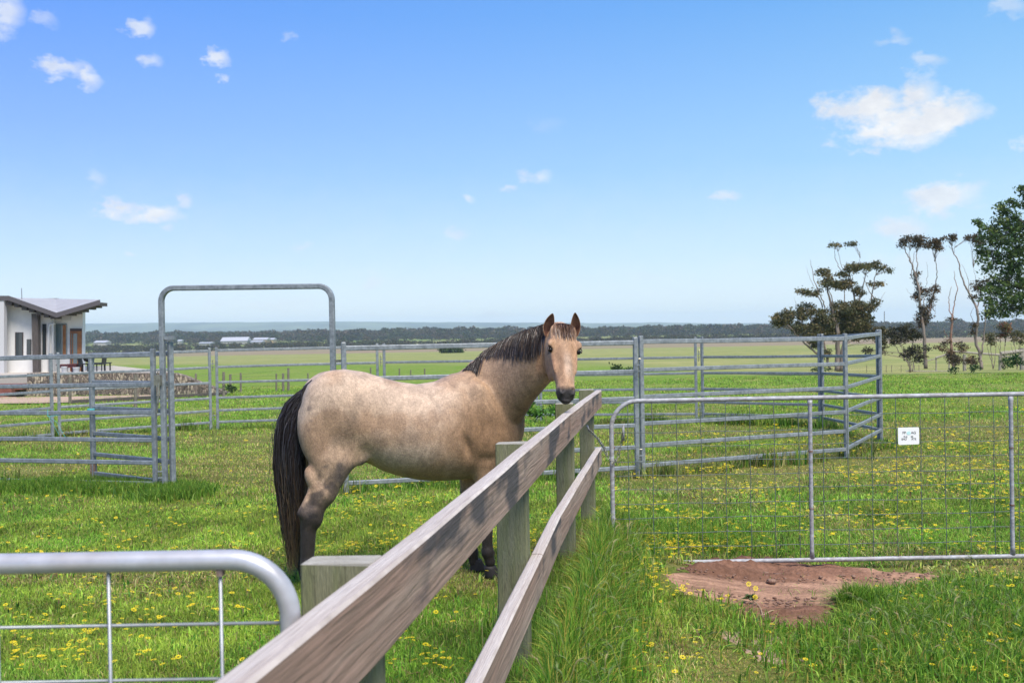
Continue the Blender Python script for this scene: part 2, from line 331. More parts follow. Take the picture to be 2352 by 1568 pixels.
# ------------------------------------------------------------------ metals and timber
STEEL = mat('galvanised_steel', (.26,.285,.30), .45, .2, noise=(.165,.185,.20), var=.22, bump=.05, bscale=60, nscale=9)
PIPE = mat('galvanised_pipe', (.37,.38,.405), .65, .1, noise=(.25,.235,.235), var=.25, bump=.05, nscale=11, stretch=(1,1,2))
WIRE = mat('galvanised_wire', (.10,.125,.12), .6, .1, var=.2); NPIPE = mat('bright_galvanised_pipe', (.46,.47,.50), .38, .3, noise=(.42,.40,.40), var=.12, nscale=7)
NWIRE = mat('bright_wire', (.32,.34,.36), .45, .5, var=.15)
RUST = mat('rusty_steel', (.16,.075,.04), .9, .1, noise=(.25,.22,.2), var=.3, nscale=30)
CHAINM = mat('chain_steel', (.30,.28,.22), .4, .8, var=.3)
def panel(n0, n1, label, group='steel yard panels of the horse pen', fr=(0,.23,.446,.662,.838,1), pins=True, sideH=True):
    """n = (world top-rail point, rail span height) at either end"""
    A, hA = np.array(n0[0]), n0[1]; B, hB = np.array(n1[0]), n1[1]
    base = (A+B)/2; t = thing('yard_panel', label, 'yard panel', (base[0], base[1], tz(base[0], base[1])), group)
    d = (B-A)[:2]; d = d/np.linalg.norm(d); dn = np.array([-d[1], d[0], 0])
    for P, h, s in ((A, hA, 1), (B, hB, -1)):
        x, y = P[0]+d[0]*.035*s, P[1]+d[1]*.035*s; zt = P[2]+.075; zb = min(P[2]-h-.10, tz(x, y)+.02)
        lean = .004
        mb = MB(); mb.sweep([(x, y, zb), (x, y, (zt+zb)/2), (x, y, zt-.008), (x, y, zt)], rrect(.052, .062, .45), up=(d[0], d[1], 0.001), scale=[1, 1, 1, .8])
        mb.build('post', STEEL, t)
    for k, f in enumerate(fr):
        p = A + np.array([0, 0, -f*hA]) + np.append(d, 0)*.058; q = B + np.array([0, 0, -f*hB]) - np.append(d, 0)*.058
        bow = np.array([0, 0, -.006*math.sin(k*2.1+A[0])])
        mb = MB(); mb.sweep([p, (p+q)/2+bow, q], rrect(.036, .056 if k else .062, .5)); mb.build('rail', STEEL, t, smooth=False)
    return t
def node(x, y, h): Y = FOC*1.65/h; return (at(x, y, Y), 1.65)
def pin(P, tag_):
    """drop pin and lugs joining two panels"""
    t = thing('latch_pin', tag_, 'latch pin', (P[0], P[1], P[2]-.35), 'drop pins joining the yard panels')
    for k, zz in enumerate((-.33, -1.52)):
        mb = MB(); x, y, z = P[0], P[1]-.02, P[2]+zz
        mb.sweep([(x+.02, y, z+.12), (x-.005, y, z+.12), (x-.01, y, z+.10), (x-.01, y, z-.13)], circ(.008, 6))
        mb.build('pin', CHAINM, t)
        mb = MB(); mb.box((x-.035, y-.012, z+.03), (x+.035, y+.012, z+.045)); mb.build('lug', STEEL, t); mb = MB(); mb.box((x-.03, y-.012, z-.05), (x+.03, y+.012, z-.035)); mb.build('lug', STEEL, t)
    return t
nA0 = node(-200, 829, 268); nA1 = node(356, 814, 297)
panel(nA0, nA1, 'front left steel panel that crosses in front of the white house')
nC0 = node(782, 800, 310); nC1 = node(1464, 787, 286); panel(nC0, nC1, 'long steel panel passing straight behind the horse and its neck')
nD0 = node(1466, 784.5, 285); nD1 = node(1944, 777, 254); panel(nD0, nD1, 'front right steel panel directly behind the mesh gate')
nE0 = node(1938, 777, 254); nE1 = node(2021, 766.5, 220); panel(nE0, nE1, 'short looking steel panel running away at the far right corner of the pen')
nF0 = node(2016, 767, 220); nF1 = node(1886, 775, 184); panel(nF0, nF1, 'steel panel angling back left from the right corner of the pen')
nG0 = node(1884, 775.5, 184); nG1 = node(1608, 781, 169); panel(nG0, nG1, 'rear steel panel on the right, seen between the rails of the front right one')
nH0 = node(1600, 781.5, 169); nH1 = node(1236, 789, 163); panel(nH0, nH1, 'rear steel panel just right of the horse head')
nI0 = node(1234, 789, 163); nI1 = node(878, 795.5, 159.5); panel(nI0, nI1, 'rear steel panel seen above the dip of the horse back')
nJ0 = node(869, 796, 160); nJ1 = node(493, 805, 164); panel(nJ0, nJ1, 'rear steel panel seen through the tall arched gateway')
nK0 = node(484, 806, 164); nK1 = node(129, 818, 177); panel(nK0, nK1, 'rear left steel panel in front of the stone wall')
nL0 = node(120, 819, 178); nL1 = node(-215, 830, 200); panel(nL0, nL1, 'leftmost rear steel panel in front of the white house')
pin(at(1466, 787, 13.1), 'drop pin between the two front right yard panels'); pin(at(489, 806, 22.95), 'drop pin at the rear join seen through the arched gateway')
pin(at(364, 814, 12.65), 'drop pin beside the left leg of the tall arch')
pin(at(874, 796, 23.5), 'drop pin at the rear join above the horse loin'); pin(at(1604, 782, 22.1), 'drop pin at the rear join behind the front right panel')
# arched gateway with its open leaf
L0 = at(373, 820, 12.65); L1 = at(764, 800, 12.3); gz0, gz1 = tz(L0[0], L0[1]), tz(L1[0], L1[1])
zt0 = at(400, 662, 12.65)[2]; zt1 = at(740, 657, 12.3)[2]
t = thing('arched_gateway', 'tall steel arch standing over the pen entrance behind the horse rump', 'gateway', ((L0[0]+L1[0])/2, (L0[1]+L1[1])/2, gz0))
path = [(L0[0], L0[1], gz0+.0), (L0[0], L0[1], 1.0)]; r = .17; dx = L1[0]-L0[0]; dy = L1[1]-L0[1]; ln = math.hypot(dx, dy)
for k in range(0, 91, 9):
    a = math.radians(k); q = r*(1-math.cos(a))/ln; path.append((L0[0]+dx*q, L0[1]+dy*q, zt0-r+r*math.sin(a)))
for k in range(90, -1, -9):
    a = math.radians(k); q = 1-r*(1-math.cos(a))/ln; path.append((L0[0]+dx*q, L0[1]+dy*q, zt1-r+r*math.sin(a)))
path += [(L1[0], L1[1], 1.0), (L1[0], L1[1], gz1)]
mb = MB(); mb.sweep(path, rrect(.066, .066, .4), up=(dy/ln, -dx/ln, 0)); mb.build('arch', STEEL, t)
br = at(383, 780, 12.6); mb = MB(); mb.box((L0[0]+.035, L0[1]-.03, br[2]-.0), (L0[0]+.16, L0[1]+.03, br[2]+.045)); mb.build('hinge_bracket', STEEL, t)
for zz in (1.45, .35):
    mb = MB(); mb.box((L1[0]+.03, L1[1]-.015, zz), (L1[0]+.12, L1[1]+.015, zz+.03)); mb.build('lug', CHAINM, t)
H0 = at(391, 812, 12.7); H1 = at(209, 815, 13.9)
t = thing('gate_leaf', 'open steel gate leaf folded back behind the front left panel', 'gate', (H0[0], H0[1], tz(H0[0], H0[1])))
dd = (H1-H0)[:2]; dd /= np.linalg.norm(dd)
for P, hh in ((H0, 1.65), (H1, 1.65)):
    mb = MB(); top = P[2]+.03 if P is H1 else P[2]+.15; mb.sweep([(P[0], P[1], P[2]-1.65-.06), (P[0], P[1], 1), (P[0], P[1], top)], rrect(.066, .06, .4), up=(dd[0], dd[1], 0.001)); mb.build('stile', STEEL, t)
mb = MB(); mb.box((H1[0]-.036, H1[1]-.036, H1[2]-1.72), (H1[0]+.036, H1[1]+.036, H1[2]-1.47)); mb.build('rusty_foot', RUST, t, label='rust stained foot of the gate stile')
for f in (0,.23,.446,.662,.838,1):
    p = H0+np.array([dd[0]*.035, dd[1]*.035, -1.65*f]); q = H1+np.array([-dd[0]*.035, -dd[1]*.035, -1.65*f]); mb = MB(); mb.sweep([p, q], rrect(.036, .056, .5)); mb.build('rail', STEEL, t)
# slam latch on the left panel post
P = at(361, 870, 12.6); mb = MB(); mb.box((P[0]-.03, P[1]-.04, P[2]-.08), (P[0]+.05, P[1]+.03, P[2]+.05)); mb.sweep([(P[0]+.03, P[1]-.03, P[2]-.05), (P[0]+.02, P[1]-.05, P[2]-.3), (P[0]-.0, P[1]-.05, P[2]-.42)], circ(.014, 8))
o = mb.build('slam_latch', CHAINM, loc=P); tag(o, 'slam latch with long handle beside the arch left leg', 'latch')
# baling twine tied on the gate leaf
TW = mat('twine', (.10,.42,.45), .8)
mb = MB(); a = at(209, 945, 13.8)
for k in range(4): mb.sweep([(a[0]+.045*math.cos(q), a[1]+.045*math.sin(q), a[2]+.012*k) for q in np.linspace(0, 6.28, 12)], circ(.006, 5))
mb.sweep([a+[-.04,0,0], a+[-.3,-.1,-.02], a+[-.55,-.1,-.05]], circ(.005, 5)); mb.sweep([a+[.04,0,0.01], a+[.35,-.1,.02]], circ(.005, 5))
tag(mb.build('twine', TW, loc=a), 'blue green twine tied round the open gate stile', 'twine')
b = at(112, 947, 13.2); mb = MB(); mb.sweep([b+[0,-.03,.04], b+[0,-.035,-.05]], circ(.004, 4)); mb.sweep([b+[0,-.03,-.04], b+[.1,.0,-.13], b+[.2,.02,-.33]], circ(.0022, 4)); mb.sweep([b+[0,-.03,-.04], b+[.06,.0,-.17], b+[.12,.02,-.3]], circ(.0022, 4))
tag(mb.build('twine', TW, loc=b), 'pale blue twine hanging from a rail of the front left panel', 'twine')
# ------------------------------------------------------------------ timber fence
def wood(name, base, alt, dark, stretch, sc=6, blot=.0):
    m = bpy.data.materials.new(name); m.use_nodes = True; t = m.node_tree; n = t.nodes; l = t.links; b = n['Principled BSDF']; b.inputs['Roughness'].default_value = .85; b.inputs['Specular IOR Level'].default_value = .25
    tcn = n.new('ShaderNodeTexCoord'); a = n.new('ShaderNodeAttribute'); a.attribute_name = 'col'
    mp_ = n.new('ShaderNodeMapping'); mp_.inputs['Scale'].default_value = stretch; l.new(tcn.outputs['UV'], mp_.inputs[0])
    def noise(s_, d=6, dist=0.):
        q = n.new('ShaderNodeTexNoise'); q.inputs['Scale'].default_value = s_; q.inputs['Detail'].default_value = d; q.inputs['Distortion'].default_value = dist; l.new(mp_.outputs[0], q.inputs['Vector']); return q.outputs['Fac']
    def mr(v, a_, b_, c=0., d=1.):
        q = n.new('ShaderNodeMapRange'); q.inputs[1].default_value = a_; q.inputs[2].default_value = b_; q.inputs[3].default_value = c; q.inputs[4].default_value = d; l.new(v, q.inputs[0]); return q.outputs[0]
    def mx(f, c1, c2):
        q = n.new('ShaderNodeMixRGB'); l.new(f, q.inputs[0])
        for i, v in ((1, c1), (2, c2)):
            if isinstance(v, tuple): q.inputs[i].default_value = (*v, 1)
            else: l.new(v, q.inputs[i])
        return q.outputs[0]
    c = mx(mr(noise(sc*.35, 4), .4, .62), base, alt); c = mx(mr(noise(sc, 8, .6), .55, .72, 0, .85), c, dark)
    c = mx(mr(noise(sc*5, 5, .3), .3, .75, 0, .5), c, tuple(.5*x for x in dark))
    if blot:
        n3 = n.new('ShaderNodeTexNoise'); n3.inputs['Scale'].default_value = 1.9; n3.inputs['Detail'].default_value = 5; m3 = n.new('ShaderNodeMapping'); m3.inputs['Scale'].default_value = (.75, 1.7, 1); m3.inputs['Location'].default_value = (.35, .8, 0)
        l.new(tcn.outputs['UV'], m3.inputs[0]); l.new(m3.outputs[0], n3.inputs['Vector'])
        c = mx(mr(n3.outputs['Fac'], .535, .62, 0, blot), c, (.060, .058, .064))
    l.new(c, b.inputs['Base Color'])
    bp = n.new('ShaderNodeBump'); bp.inputs['Strength'].default_value = .55; bp.inputs['Distance'].default_value = .012; l.new(noise(sc*2.5, 6, .4), bp.inputs['Height']); l.new(bp.outputs[0], b.inputs['Normal'])
    return m
RAILF = wood('weathered_rail', (.40,.295,.235), (.33,.215,.165), (.235,.17,.135), (.28, 6, 1), 3.2, .9)
RAILT = wood('weathered_rail_lit_top', (.58,.53,.49), (.50,.44,.40), (.36,.29,.25), (.35, 14, 1), 6)  # top faces paler than the sides: light from above painted into the wood
POSTM = wood('treated_pine_post', (.25,.245,.15), (.205,.215,.11), (.13,.125,.075), (1.4, 12, 1), 6)
POSTT = wood('treated_pine_end', (.46,.44,.38), (.38,.36,.30), (.25,.22,.17), (3, 9, 1), 8)
def plank(name, stations, H, T, parent, topm, facem, seed=0, nlen=60):
    """sleeper rail: stations = arris points (top outer edge); H height, T thickness per station; slightly wavy adzed faces. UV: u along in metres"""
    st = np.array(stations, float); ln = np.concatenate([[0], np.cumsum(np.linalg.norm(np.diff(st, axis=0), axis=1))]); s = np.linspace(0, ln[-1], nlen)
    P = np.stack([np.interp(s, ln, st[:, k]) for k in range(3)], -1); Hs = np.interp(s, ln, H); Ts = np.interp(s, ln, T)
    V = []; uv = []; prof_u = [0, .35, .7, 1]
    rings = []
    for i in range(nlen):
        t = P[min(i+1, nlen-1)]-P[max(i-1, 0)]; t /= np.linalg.norm(t); side = np.cross(t, (0,0,1)); side /= np.linalg.norm(side)   # side points to the outer (right) side
        w1 = (vnoise(s[i]*1.7+seed, 3.1)-.5)*.005; w2 = (vnoise(s[i]*2.4+seed, 9.1)-.5)*.010; w3 = (vnoise(s[i]*7+seed, 5)-.5)*.006
        r = .007
        pts = [(0-r+0, 0+w1, 2), (0, -r+w1, 0), (0+w3, -Hs[i]*.5, 0), (0+w2*.5, -Hs[i]+r+w2, 0), (-r, -Hs[i]+w2, 1), (-Ts[i]+r, -Hs[i]+w2, 1), (-Ts[i], -Hs[i]+r+w2, 1), (-Ts[i], -r+w1, 1), (-Ts[i]+r, w1, 2), (-Ts[i]*.5, w1+.001, 2)]
        for (a, h, k) in pts: V.append(P[i]+side*a+np.array([0,0,h])); uv.append((s[i]+seed*3.7, a+h*1.0 if k else h))
    k = 10; F = []; mi = []
    for i in range(nlen-1):
        for j in range(k):
            F.append((i*k+j, i*k+(j+1) % k, (i+1)*k+(j+1) % k, (i+1)*k+j)); mi.append(1 if j in (8, 9, 7, 0) else 0)
    F.append(tuple(range(k))[::-1]); F.append(tuple(range((nlen-1)*k, nlen*k))); mi += [0, 0]
    o = mesh_from(name, V, F, facem, parent); o.data.materials.append(topm); o.data.polygons.foreach_set('material_index', mi)
    u = o.data.uv_layers.new(name='UVMap'); vi = np.zeros(len(o.data.loops), np.int32); o.data.loops.foreach_get('vertex_index', vi); u.data.foreach_set('uv', np.array(uv, np.float32)[vi].ravel())
    return o
def wpost(parent, x, y, w, d, z0, z1, ang, seed=0, name='post'):
    """square post with bevelled edges, ang = rotation; top slightly sloping"""
    ca, sa = math.cos(ang), math.sin(ang); b = .006; V = []; uv = []; a, c = w/2, d/2
    ring = [(-a+b,-c),(a-b,-c),(a,-c+b),(a,c-b),(a-b,c),(-a+b,c),(-a,c-b),(-a,-c+b)]; zs = np.linspace(z0, z1-.004, 8); per = [0,w,w+.01,w+d,w+d+.01,2*w+d,2*w+d+.01,2*w+2*d]
    for z in zs:
        for (p, q), u_ in zip(ring, per):
            wob = 1+(vnoise(z*3+seed, u_*9)-.5)*.02; V.append((x+(p*ca-q*sa)*wob, y+(p*sa+q*ca)*wob, z)); uv.append((z+seed*2.3, u_+seed))
    n0 = len(V)
    for (p, q) in ring: V.append((x+((p*ca-q*sa)*.96), y+((p*sa+q*ca)*.96), z1+p*.03)); uv.append((p+seed, q))
    F = []; mi = []
    for i in range(8):
        for j in range(8): F.append((i*8+j, i*8+(j+1) % 8, (i+1)*8+(j+1) % 8, (i+1)*8+j)); mi.append(0 if i < 7 else 1)
    F.append(tuple(range(n0, n0+8))); mi.append(1)
    o = mesh_from(name, V, F, POSTM, parent); o.data.materials.append(POSTT); o.data.polygons.foreach_set('material_index', mi)
    u = o.data.uv_layers.new(name='UVMap'); vi = np.zeros(len(o.data.loops), np.int32); o.data.loops.foreach_get('vertex_index', vi); u.data.foreach_set('uv', np.array(uv, np.float32)[vi].ravel())
    return o
fence = thing('timber_fence', 'weathered two rail timber fence running away past the horse', 'timber fence', (-.2, 3, 0))
TOPZ = 1.23
# top rail: arris line
a0 = at(572, 1568, FOC*.54/792.); a1 = at(872, 1325, 2.225); a2 = at(1309, 950, 6.585); a3 = at(1381, 895, 9.63)
aN = a0-(a1-a0)/np.linalg.norm(a1-a0)*.55
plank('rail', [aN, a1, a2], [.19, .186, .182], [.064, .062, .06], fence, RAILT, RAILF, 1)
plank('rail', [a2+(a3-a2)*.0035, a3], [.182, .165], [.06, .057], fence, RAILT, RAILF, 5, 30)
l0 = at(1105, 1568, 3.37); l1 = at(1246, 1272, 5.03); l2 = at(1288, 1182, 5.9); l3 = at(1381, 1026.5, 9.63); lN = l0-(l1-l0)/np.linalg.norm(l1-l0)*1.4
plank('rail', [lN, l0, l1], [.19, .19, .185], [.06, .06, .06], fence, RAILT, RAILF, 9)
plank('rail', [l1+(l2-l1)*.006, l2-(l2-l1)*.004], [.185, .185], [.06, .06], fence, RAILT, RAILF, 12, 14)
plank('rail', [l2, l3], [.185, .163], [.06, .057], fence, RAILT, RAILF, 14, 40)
fang = -math.atan(.157)
for (Yc, w_, pty, sd_) in ((2.40, .185, 1298, 1), (4.97, .155, 1019, 2), (7.4, .132, 927, 3), (9.40, .135, 895, 4)):
    ca, sa = math.cos(fang), math.sin(fang); cx = -.66-.064+.1575*Yc; cz = at(1175+cx/Yc*FOC-w_/2/Yc*FOC, pty, Yc)[2]
    wpost(fence, cx-ca*w_/2-sa*.0475, Yc-sa*w_/2+ca*.0475, w_, .095, -.3, cz, fang, sd_)
# ------------------------------------------------------------------ mesh gates
GY = 8.16
def gpt(x, y, Y=GY): return at(x, y, Y)
tl = gpt(1402, 925); zt = gpt(1862, 913)[2]; zb = gpt(1862, 1285)[2]; xl = gpt(1404, 1000)[0]; xr = xl+3.62
gate = thing('mesh_gate', 'long galvanised mesh gate with a white sign, on the right', 'gate', (xl, GY, tz(xl, GY)))
def arcpath(x0, x1, z0, z1, Y, r):
    p = []
    def arc(cx, cz, a0_, a1_):
        for k in np.linspace(a0_, a1_, 9): p.append((cx+r*math.cos(math.radians(k)), Y, cz+r*math.sin(math.radians(k))))
    arc(x0+r, z0+r, 270, 180); arc(x0+r, z1-r, 180, 90); arc(x1-r, z1-r, 90, 0); arc(x1-r, z0+r, 0, -90); p.append(p[0]); return p
mb = MB(); fp = arcpath(xl, xr, zb, zt, GY, .22); mb.sweep(fp+[fp[1]], circ(.0185, 12), up=(0,1,0), cap=False); mb.build('frame', PIPE, gate, smooth=True)
for bx in (1862, 2323, 2790):
    P = gpt(bx, 1100); mb = MB(); k = 10
    path = [(P[0], GY, zt-.018), (P[0], GY, zt-.05), (P[0], GY, zt-.10), (P[0], GY, (zt+zb)/2), (P[0], GY, zb+.08), (P[0], GY, zb+.016)]
    mb.sweep(path, circ(.017, 10), scale=[1.25, 1.2, 1, 1, 1, 1.25], up=(0,1,0)); mb.build('brace', PIPE, gate, smooth=True)
mb = MB(); zr = zt-.145; nz_ = 0
def inside(x, z):
    r = .22
    for cx, sx in ((xl+r, -1), (xr-r, 1)):
        for cz, sz in ((zb+r, -1), (zt-r, 1)):
            if (x-cx)*sx > 0 and (z-cz)*sz > 0: return (x-cx)**2+(z-cz)**2 < r*r
    return xl < x < xr and zb < z < zt
xv = xl+.055+.2*.5
zz = zt-.145; WV = []
while zz > zb+.03:
    xa = [x for x in np.arange(xl, xr, .01) if inside(x, zz)]; wob = random.uniform(-.003, .003)
    path = [(x, GY+.004, zz+.0035*math.sin(x*9+zz*40)+wob) for x in np.linspace(xa[0], xa[-1], 40)]; mb.sweep(path, circ(.0029, 5), up=(0,1,0)); zz -= .1175
xx = gpt(1440+1.5, 1000)[0]
while xx < xr-.03:
    za = [z for z in np.arange(zb, zt, .01) if inside(xx, z)]
    path = [(xx+.0025*math.sin(z*13+xx*7), GY-.003, z) for z in np.linspace(za[0], za[-1], 16)]; mb.sweep(path, circ(.0031, 5), up=(0,1,0)); xx += .2
mb.build('wire_mesh', WIRE, gate, smooth=True)
# rusty welds on the stile
for k in range(9):
    mb = MB(); z = zt-.145-.1175*k; x = xl if z < zt-.22 else xl+.22-math.sqrt(max(0, .22**2-(z-zt+.22)**2))
    mb.sweep([(x+.006, GY, z), (x+.026, GY, z)], circ(.009, 6), up=(0,1,0)); mb.build('weld', RUST, gate)
for bx in (1862, 2323):
    for k in (2, 6):
        q = gpt(bx, 1100)[0]; z = zt-.145-.1175*(k+.5); mb = MB(); mb.sweep([(q, GY, z-.006), (q, GY, z+.006)], circ(.0215, 8), up=(0,1,0)); mb.build('weld', RUST, gate)
# sign
s0 = gpt(2059.5, 981); s1 = gpt(2108.5, 1019); SG = mat('sign_white', (.82,.82,.80), .5, var=.04, nscale=20); INK = mat('sign_ink', (.10,.10,.11), .6); TEAL = mat('sign_emblem', (.50,.76,.74), .6)
mb = MB(); mb.prism([(s0[0]+.006,GY-.02,s0[2]),(s1[0]-.006,GY-.02,s0[2]),(s1[0],GY-.02,s0[2]-.006),(s1[0],GY-.02,s1[2]+.004),(s1[0]-.01,GY-.02,s1[2]),(s0[0]+.012,GY-.02,s1[2]-.003),(s0[0],GY-.02,s1[2]+.006),(s0[0],GY-.02,s0[2]-.006)], (0,1,0), .003)
sign = mb.build('gate_sign', SG, loc=((s0[0]+s1[0])/2, GY-.02, s1[2])); tag(sign, 'small white sign with faded black writing wired to the mesh gate', 'sign')
def text(body, x, z, size, m, Y, parent, ang=0, align='CENTER'):
    cu = bpy.data.curves.new('lettering', 'FONT'); cu.body = body; cu.size = size; cu.align_x = align; cu.extrude = .0004; cu.offset = .0002*size/.03
    tmp = bpy.data.objects.new('tmp', cu); SC.collection.objects.link(tmp); dg = bpy.context.evaluated_depsgraph_get(); dg.update(); me = bpy.data.meshes.new_from_object(tmp.evaluated_get(dg)); bpy.data.objects.remove(tmp)
    me.materials.clear(); me.materials.append(m)
    co = np.zeros(len(me.vertices)*3); me.vertices.foreach_get('co', co); co = co.reshape(-1, 3); V = np.stack([x+co[:, 0], Y-co[:, 2], z+co[:, 1]], -1)-rootloc(parent)
    me.vertices.foreach_set('co', V.ravel()); me.update(); o = bpy.data.objects.new('lettering', me); C.objects.link(o); o.parent = parent; return o
sw = s1[0]-s0[0]; sx = s0[0]; sz = s1[2]; sh = s0[2]-s1[2]
text('FP', sx+sw*.29, sz+sh*.62, .030, INK, GY-.0212, sign); text('AG', sx+sw*.73, sz+sh*.62, .030, INK, GY-.0212, sign)
text('PLE', sx+sw*.35, sz+sh*.40, .021, INK, GY-.0212, sign); text('SE', sx+sw*.66, sz+sh*.40, .021, INK, GY-.0212, sign)
text('SHU', sx+sw*.28, sz+sh*.26, .023, INK, GY-.0212, sign); text('ATE', sx+sw*.74, sz+sh*.26, .023, INK, GY-.0212, sign)
mb = MB(); mb.prism([(sx+sw*.505+.017*math.cos(a), GY-.0209, sz+sh*.67+.015*math.sin(a)) for a in np.linspace(0, 6.28, 20)[:-1]], (0,-1,0), .0006); mb.build('emblem', TEAL, sign)
# chain
def torus_link(mb, c, ax, nrm, L_, W_, r):
    ax = ax/np.linalg.norm(ax); nrm = nrm-ax*np.dot(nrm, ax); nrm /= np.linalg.norm(nrm); sd_ = np.cross(ax, nrm); pts = []
    for k in range(14):
        a = 2*math.pi*k/14; pts.append(c+ax*(math.cos(a)*L_*.5)+sd_*(np.sign(math.sin(a))*abs(math.sin(a))**.6*W_*.5))
    pts.append(pts[0]); pts.append(pts[1]); mb.sweep(pts, circ(r, 6), up=nrm, cap=False)
ctrl = [at(1352, 986, 8.58), at(1372, 1006, 8.4), at(1388, 1030, 8.2), at(1398, 1055, 8.10), at(1408, 1063, 8.10), at(1418, 1052, 8.2), at(1426, 1020, 8.22), at(1430, 992, 8.2)]
cp = np.array(ctrl); ln = np.concatenate([[0], np.cumsum(np.linalg.norm(np.diff(cp, axis=0), axis=1))]); mb = MB(); nL = int(ln[-1]/.026)
for k in range(nL):
    s = (k+.5)*ln[-1]/nL; p = np.array([np.interp(s, ln, cp[:, i]) for i in range(3)]); p2 = np.array([np.interp(s+.01, ln, cp[:, i]) for i in range(3)]); t_ = p2-p if s+.01 < ln[-1] else p-np.array([np.interp(s-.01, ln, cp[:, i]) for i in range(3)])
    torus_link(mb, p, t_, np.array([0,1,.2]) if k % 2 else np.array([1,0,.3]), .038, .02, .0032)
ch = thing('chain', 'steel chain looped from the end fence post to the mesh gate', 'chain', cp[0]); mb.build('links', CHAINM, ch, smooth=True)
mb = MB(); e = cp[0]; mb.sweep([e+[-.012,.02,.03], e+[-.012,-.02,.035], e+[-.006,-.03,.01], e+[0,-.02,-.01]], circ(.007, 7)); mb.build('hook', PIPE, ch, smooth=True)
mb = MB(); e = at(1431, 984, 8.2); mb.sweep([e+[0,0,.03], e+[0,0,-.10]], circ(.0095, 8), up=(0,1,0)); mb.build('eye_bolt', PIPE, ch, smooth=True)
# near gate (lower left, out of focus)
NY = 1.96; za = at(300, 1289, NY)[2]; xe = at(667, 1420, NY)[0]; r = .115
ng = thing('mesh_gate', 'out of focus mesh gate with a curved pipe corner, closest to the camera', 'gate', (xe-1, NY, 0))
x0 = xe-2.6; zlo = .18; fp = []
for cx, cz, a0_, a1_ in ((x0+r, zlo+r, 270, 180), (x0+r, za-r, 180, 90), (xe-r, za-r, 90, 0), (xe-r, zlo+r, 0, -90)):
    for k in np.linspace(a0_, a1_, 12): fp.append((cx+r*math.cos(math.radians(k)), NY, cz+r*math.sin(math.radians(k))))
fp += [fp[0], fp[1]]; mb = MB(); mb.sweep(fp, circ(.0205, 16), up=(0,1,0), cap=False)
mb.build('frame', NPIPE, ng, smooth=True)
mb = MB(); z = at(300, 1436.5, NY)[2]; dz = z-at(300, 1563, NY)[2]
while z > zlo+.03: mb.sweep([(x0+.01, NY+.004, z), (xe-.01, NY+.004, z)], circ(.0034, 6), up=(0,1,0)); z -= dz
x = at(508.5, 1400, NY)[0]; dx_ = x-at(252, 1400, NY)[0]
while x > x0+.05: mb.sweep([(x, NY-.003, zlo), (x, NY-.003, za)], circ(.0036, 6), up=(0,1,0)); x -= dx_
mb.build('wire_mesh', NWIRE, ng, smooth=True)
mb = MB(); x = at(508.5, 1400, NY)[0]; mb.box((x-.006, NY-.012, za-.03), (x+.006, NY+.008, za-.012)); mb.build('weld', RUST, ng)
# ------------------------------------------------------------------ horse
HX, HY, HT = -.70, 7.25, math.radians(16); hc, hs = math.cos(HT), math.sin(HT)
def w2l(p): dx, dy = p[..., 0]-HX, p[..., 1]-HY; return np.stack([dx*hc+dy*hs, -dx*hs+dy*hc, p[..., 2]], -1)
def l2w(p): u, v = p[..., 0], p[..., 1]; return np.stack([HX+u*hc-v*hs, HY+u*hs+v*hc, p[..., 2]], -1)
def Hp(x, y, v=0.):
    """photo pixel -> horse-local point on the plane v"""
    d = ray(x, y); o = np.array([0, 0, CAMZ]); nrm = np.array([-hs, hc, 0]); c = np.array([HX, HY, 0])+nrm*v
    t = np.dot(c-o, nrm)/np.dot(d, nrm); return w2l(o+d*t)
vox = .0085; lo = np.array([-1.12, -1.02, -.02]); hi = np.array([1.16, .42, 1.98]); nx, ny, nz3 = [int(v) for v in np.ceil((hi-lo)/vox)]
ax_ = [lo[i]+vox*np.arange(n) for i, n in enumerate((nx, ny, nz3))]; FLD = np.full((nx, ny, nz3), .3, np.float32)
def region(mn, mx, pad):
    s = []
    for i, n in enumerate((nx, ny, nz3)):
        a = int(max(0, (mn[i]-pad-lo[i])//vox)); b = int(min(n, (mx[i]+pad-lo[i])//vox+2)); s.append(slice(a, max(a+1, b)))
    g = np.meshgrid(*[ax_[i][s[i]] for i in range(3)], indexing='ij', sparse=True); return tuple(s), g
def smin(s, f, k, sub=False):
    a = FLD[s]; f = f.astype(np.float32)
    if sub: h = np.clip(.5-.5*(a+f)/k, 0, 1); FLD[s] = a*(1-h)+(-f)*h+k*h*(1-h)
    else: h = np.clip(.5+.5*(a-f)/k, 0, 1); FLD[s] = a*(1-h)+f*h-k*h*(1-h)
def ell(c, R, axes=None, k=.04, sub=False):
    c = np.asarray(c, float); R = np.asarray(R, float); m = R.max(); s, (X, Y, Z) = region(c-m, c+m, k+.04); X, Y, Z = X-c[0], Y-c[1], Z-c[2]
    if axes is None: q = (X/R[0])**2+(Y/R[1])**2+(Z/R[2])**2; q2 = (X/R[0]**2)**2+(Y/R[1]**2)**2+(Z/R[2]**2)**2
    else:
        A = [np.asarray(a, float)/np.linalg.norm(a) for a in axes]; P = [X*a[0]+Y*a[1]+Z*a[2] for a in A]; q = sum((p/r)**2 for p, r in zip(P, R)); q2 = sum((p/r**2)**2 for p, r in zip(P, R))
    k0 = np.sqrt(q); smin(s, k0*(k0-1)/np.maximum(np.sqrt(q2), 1e-4), k, sub)
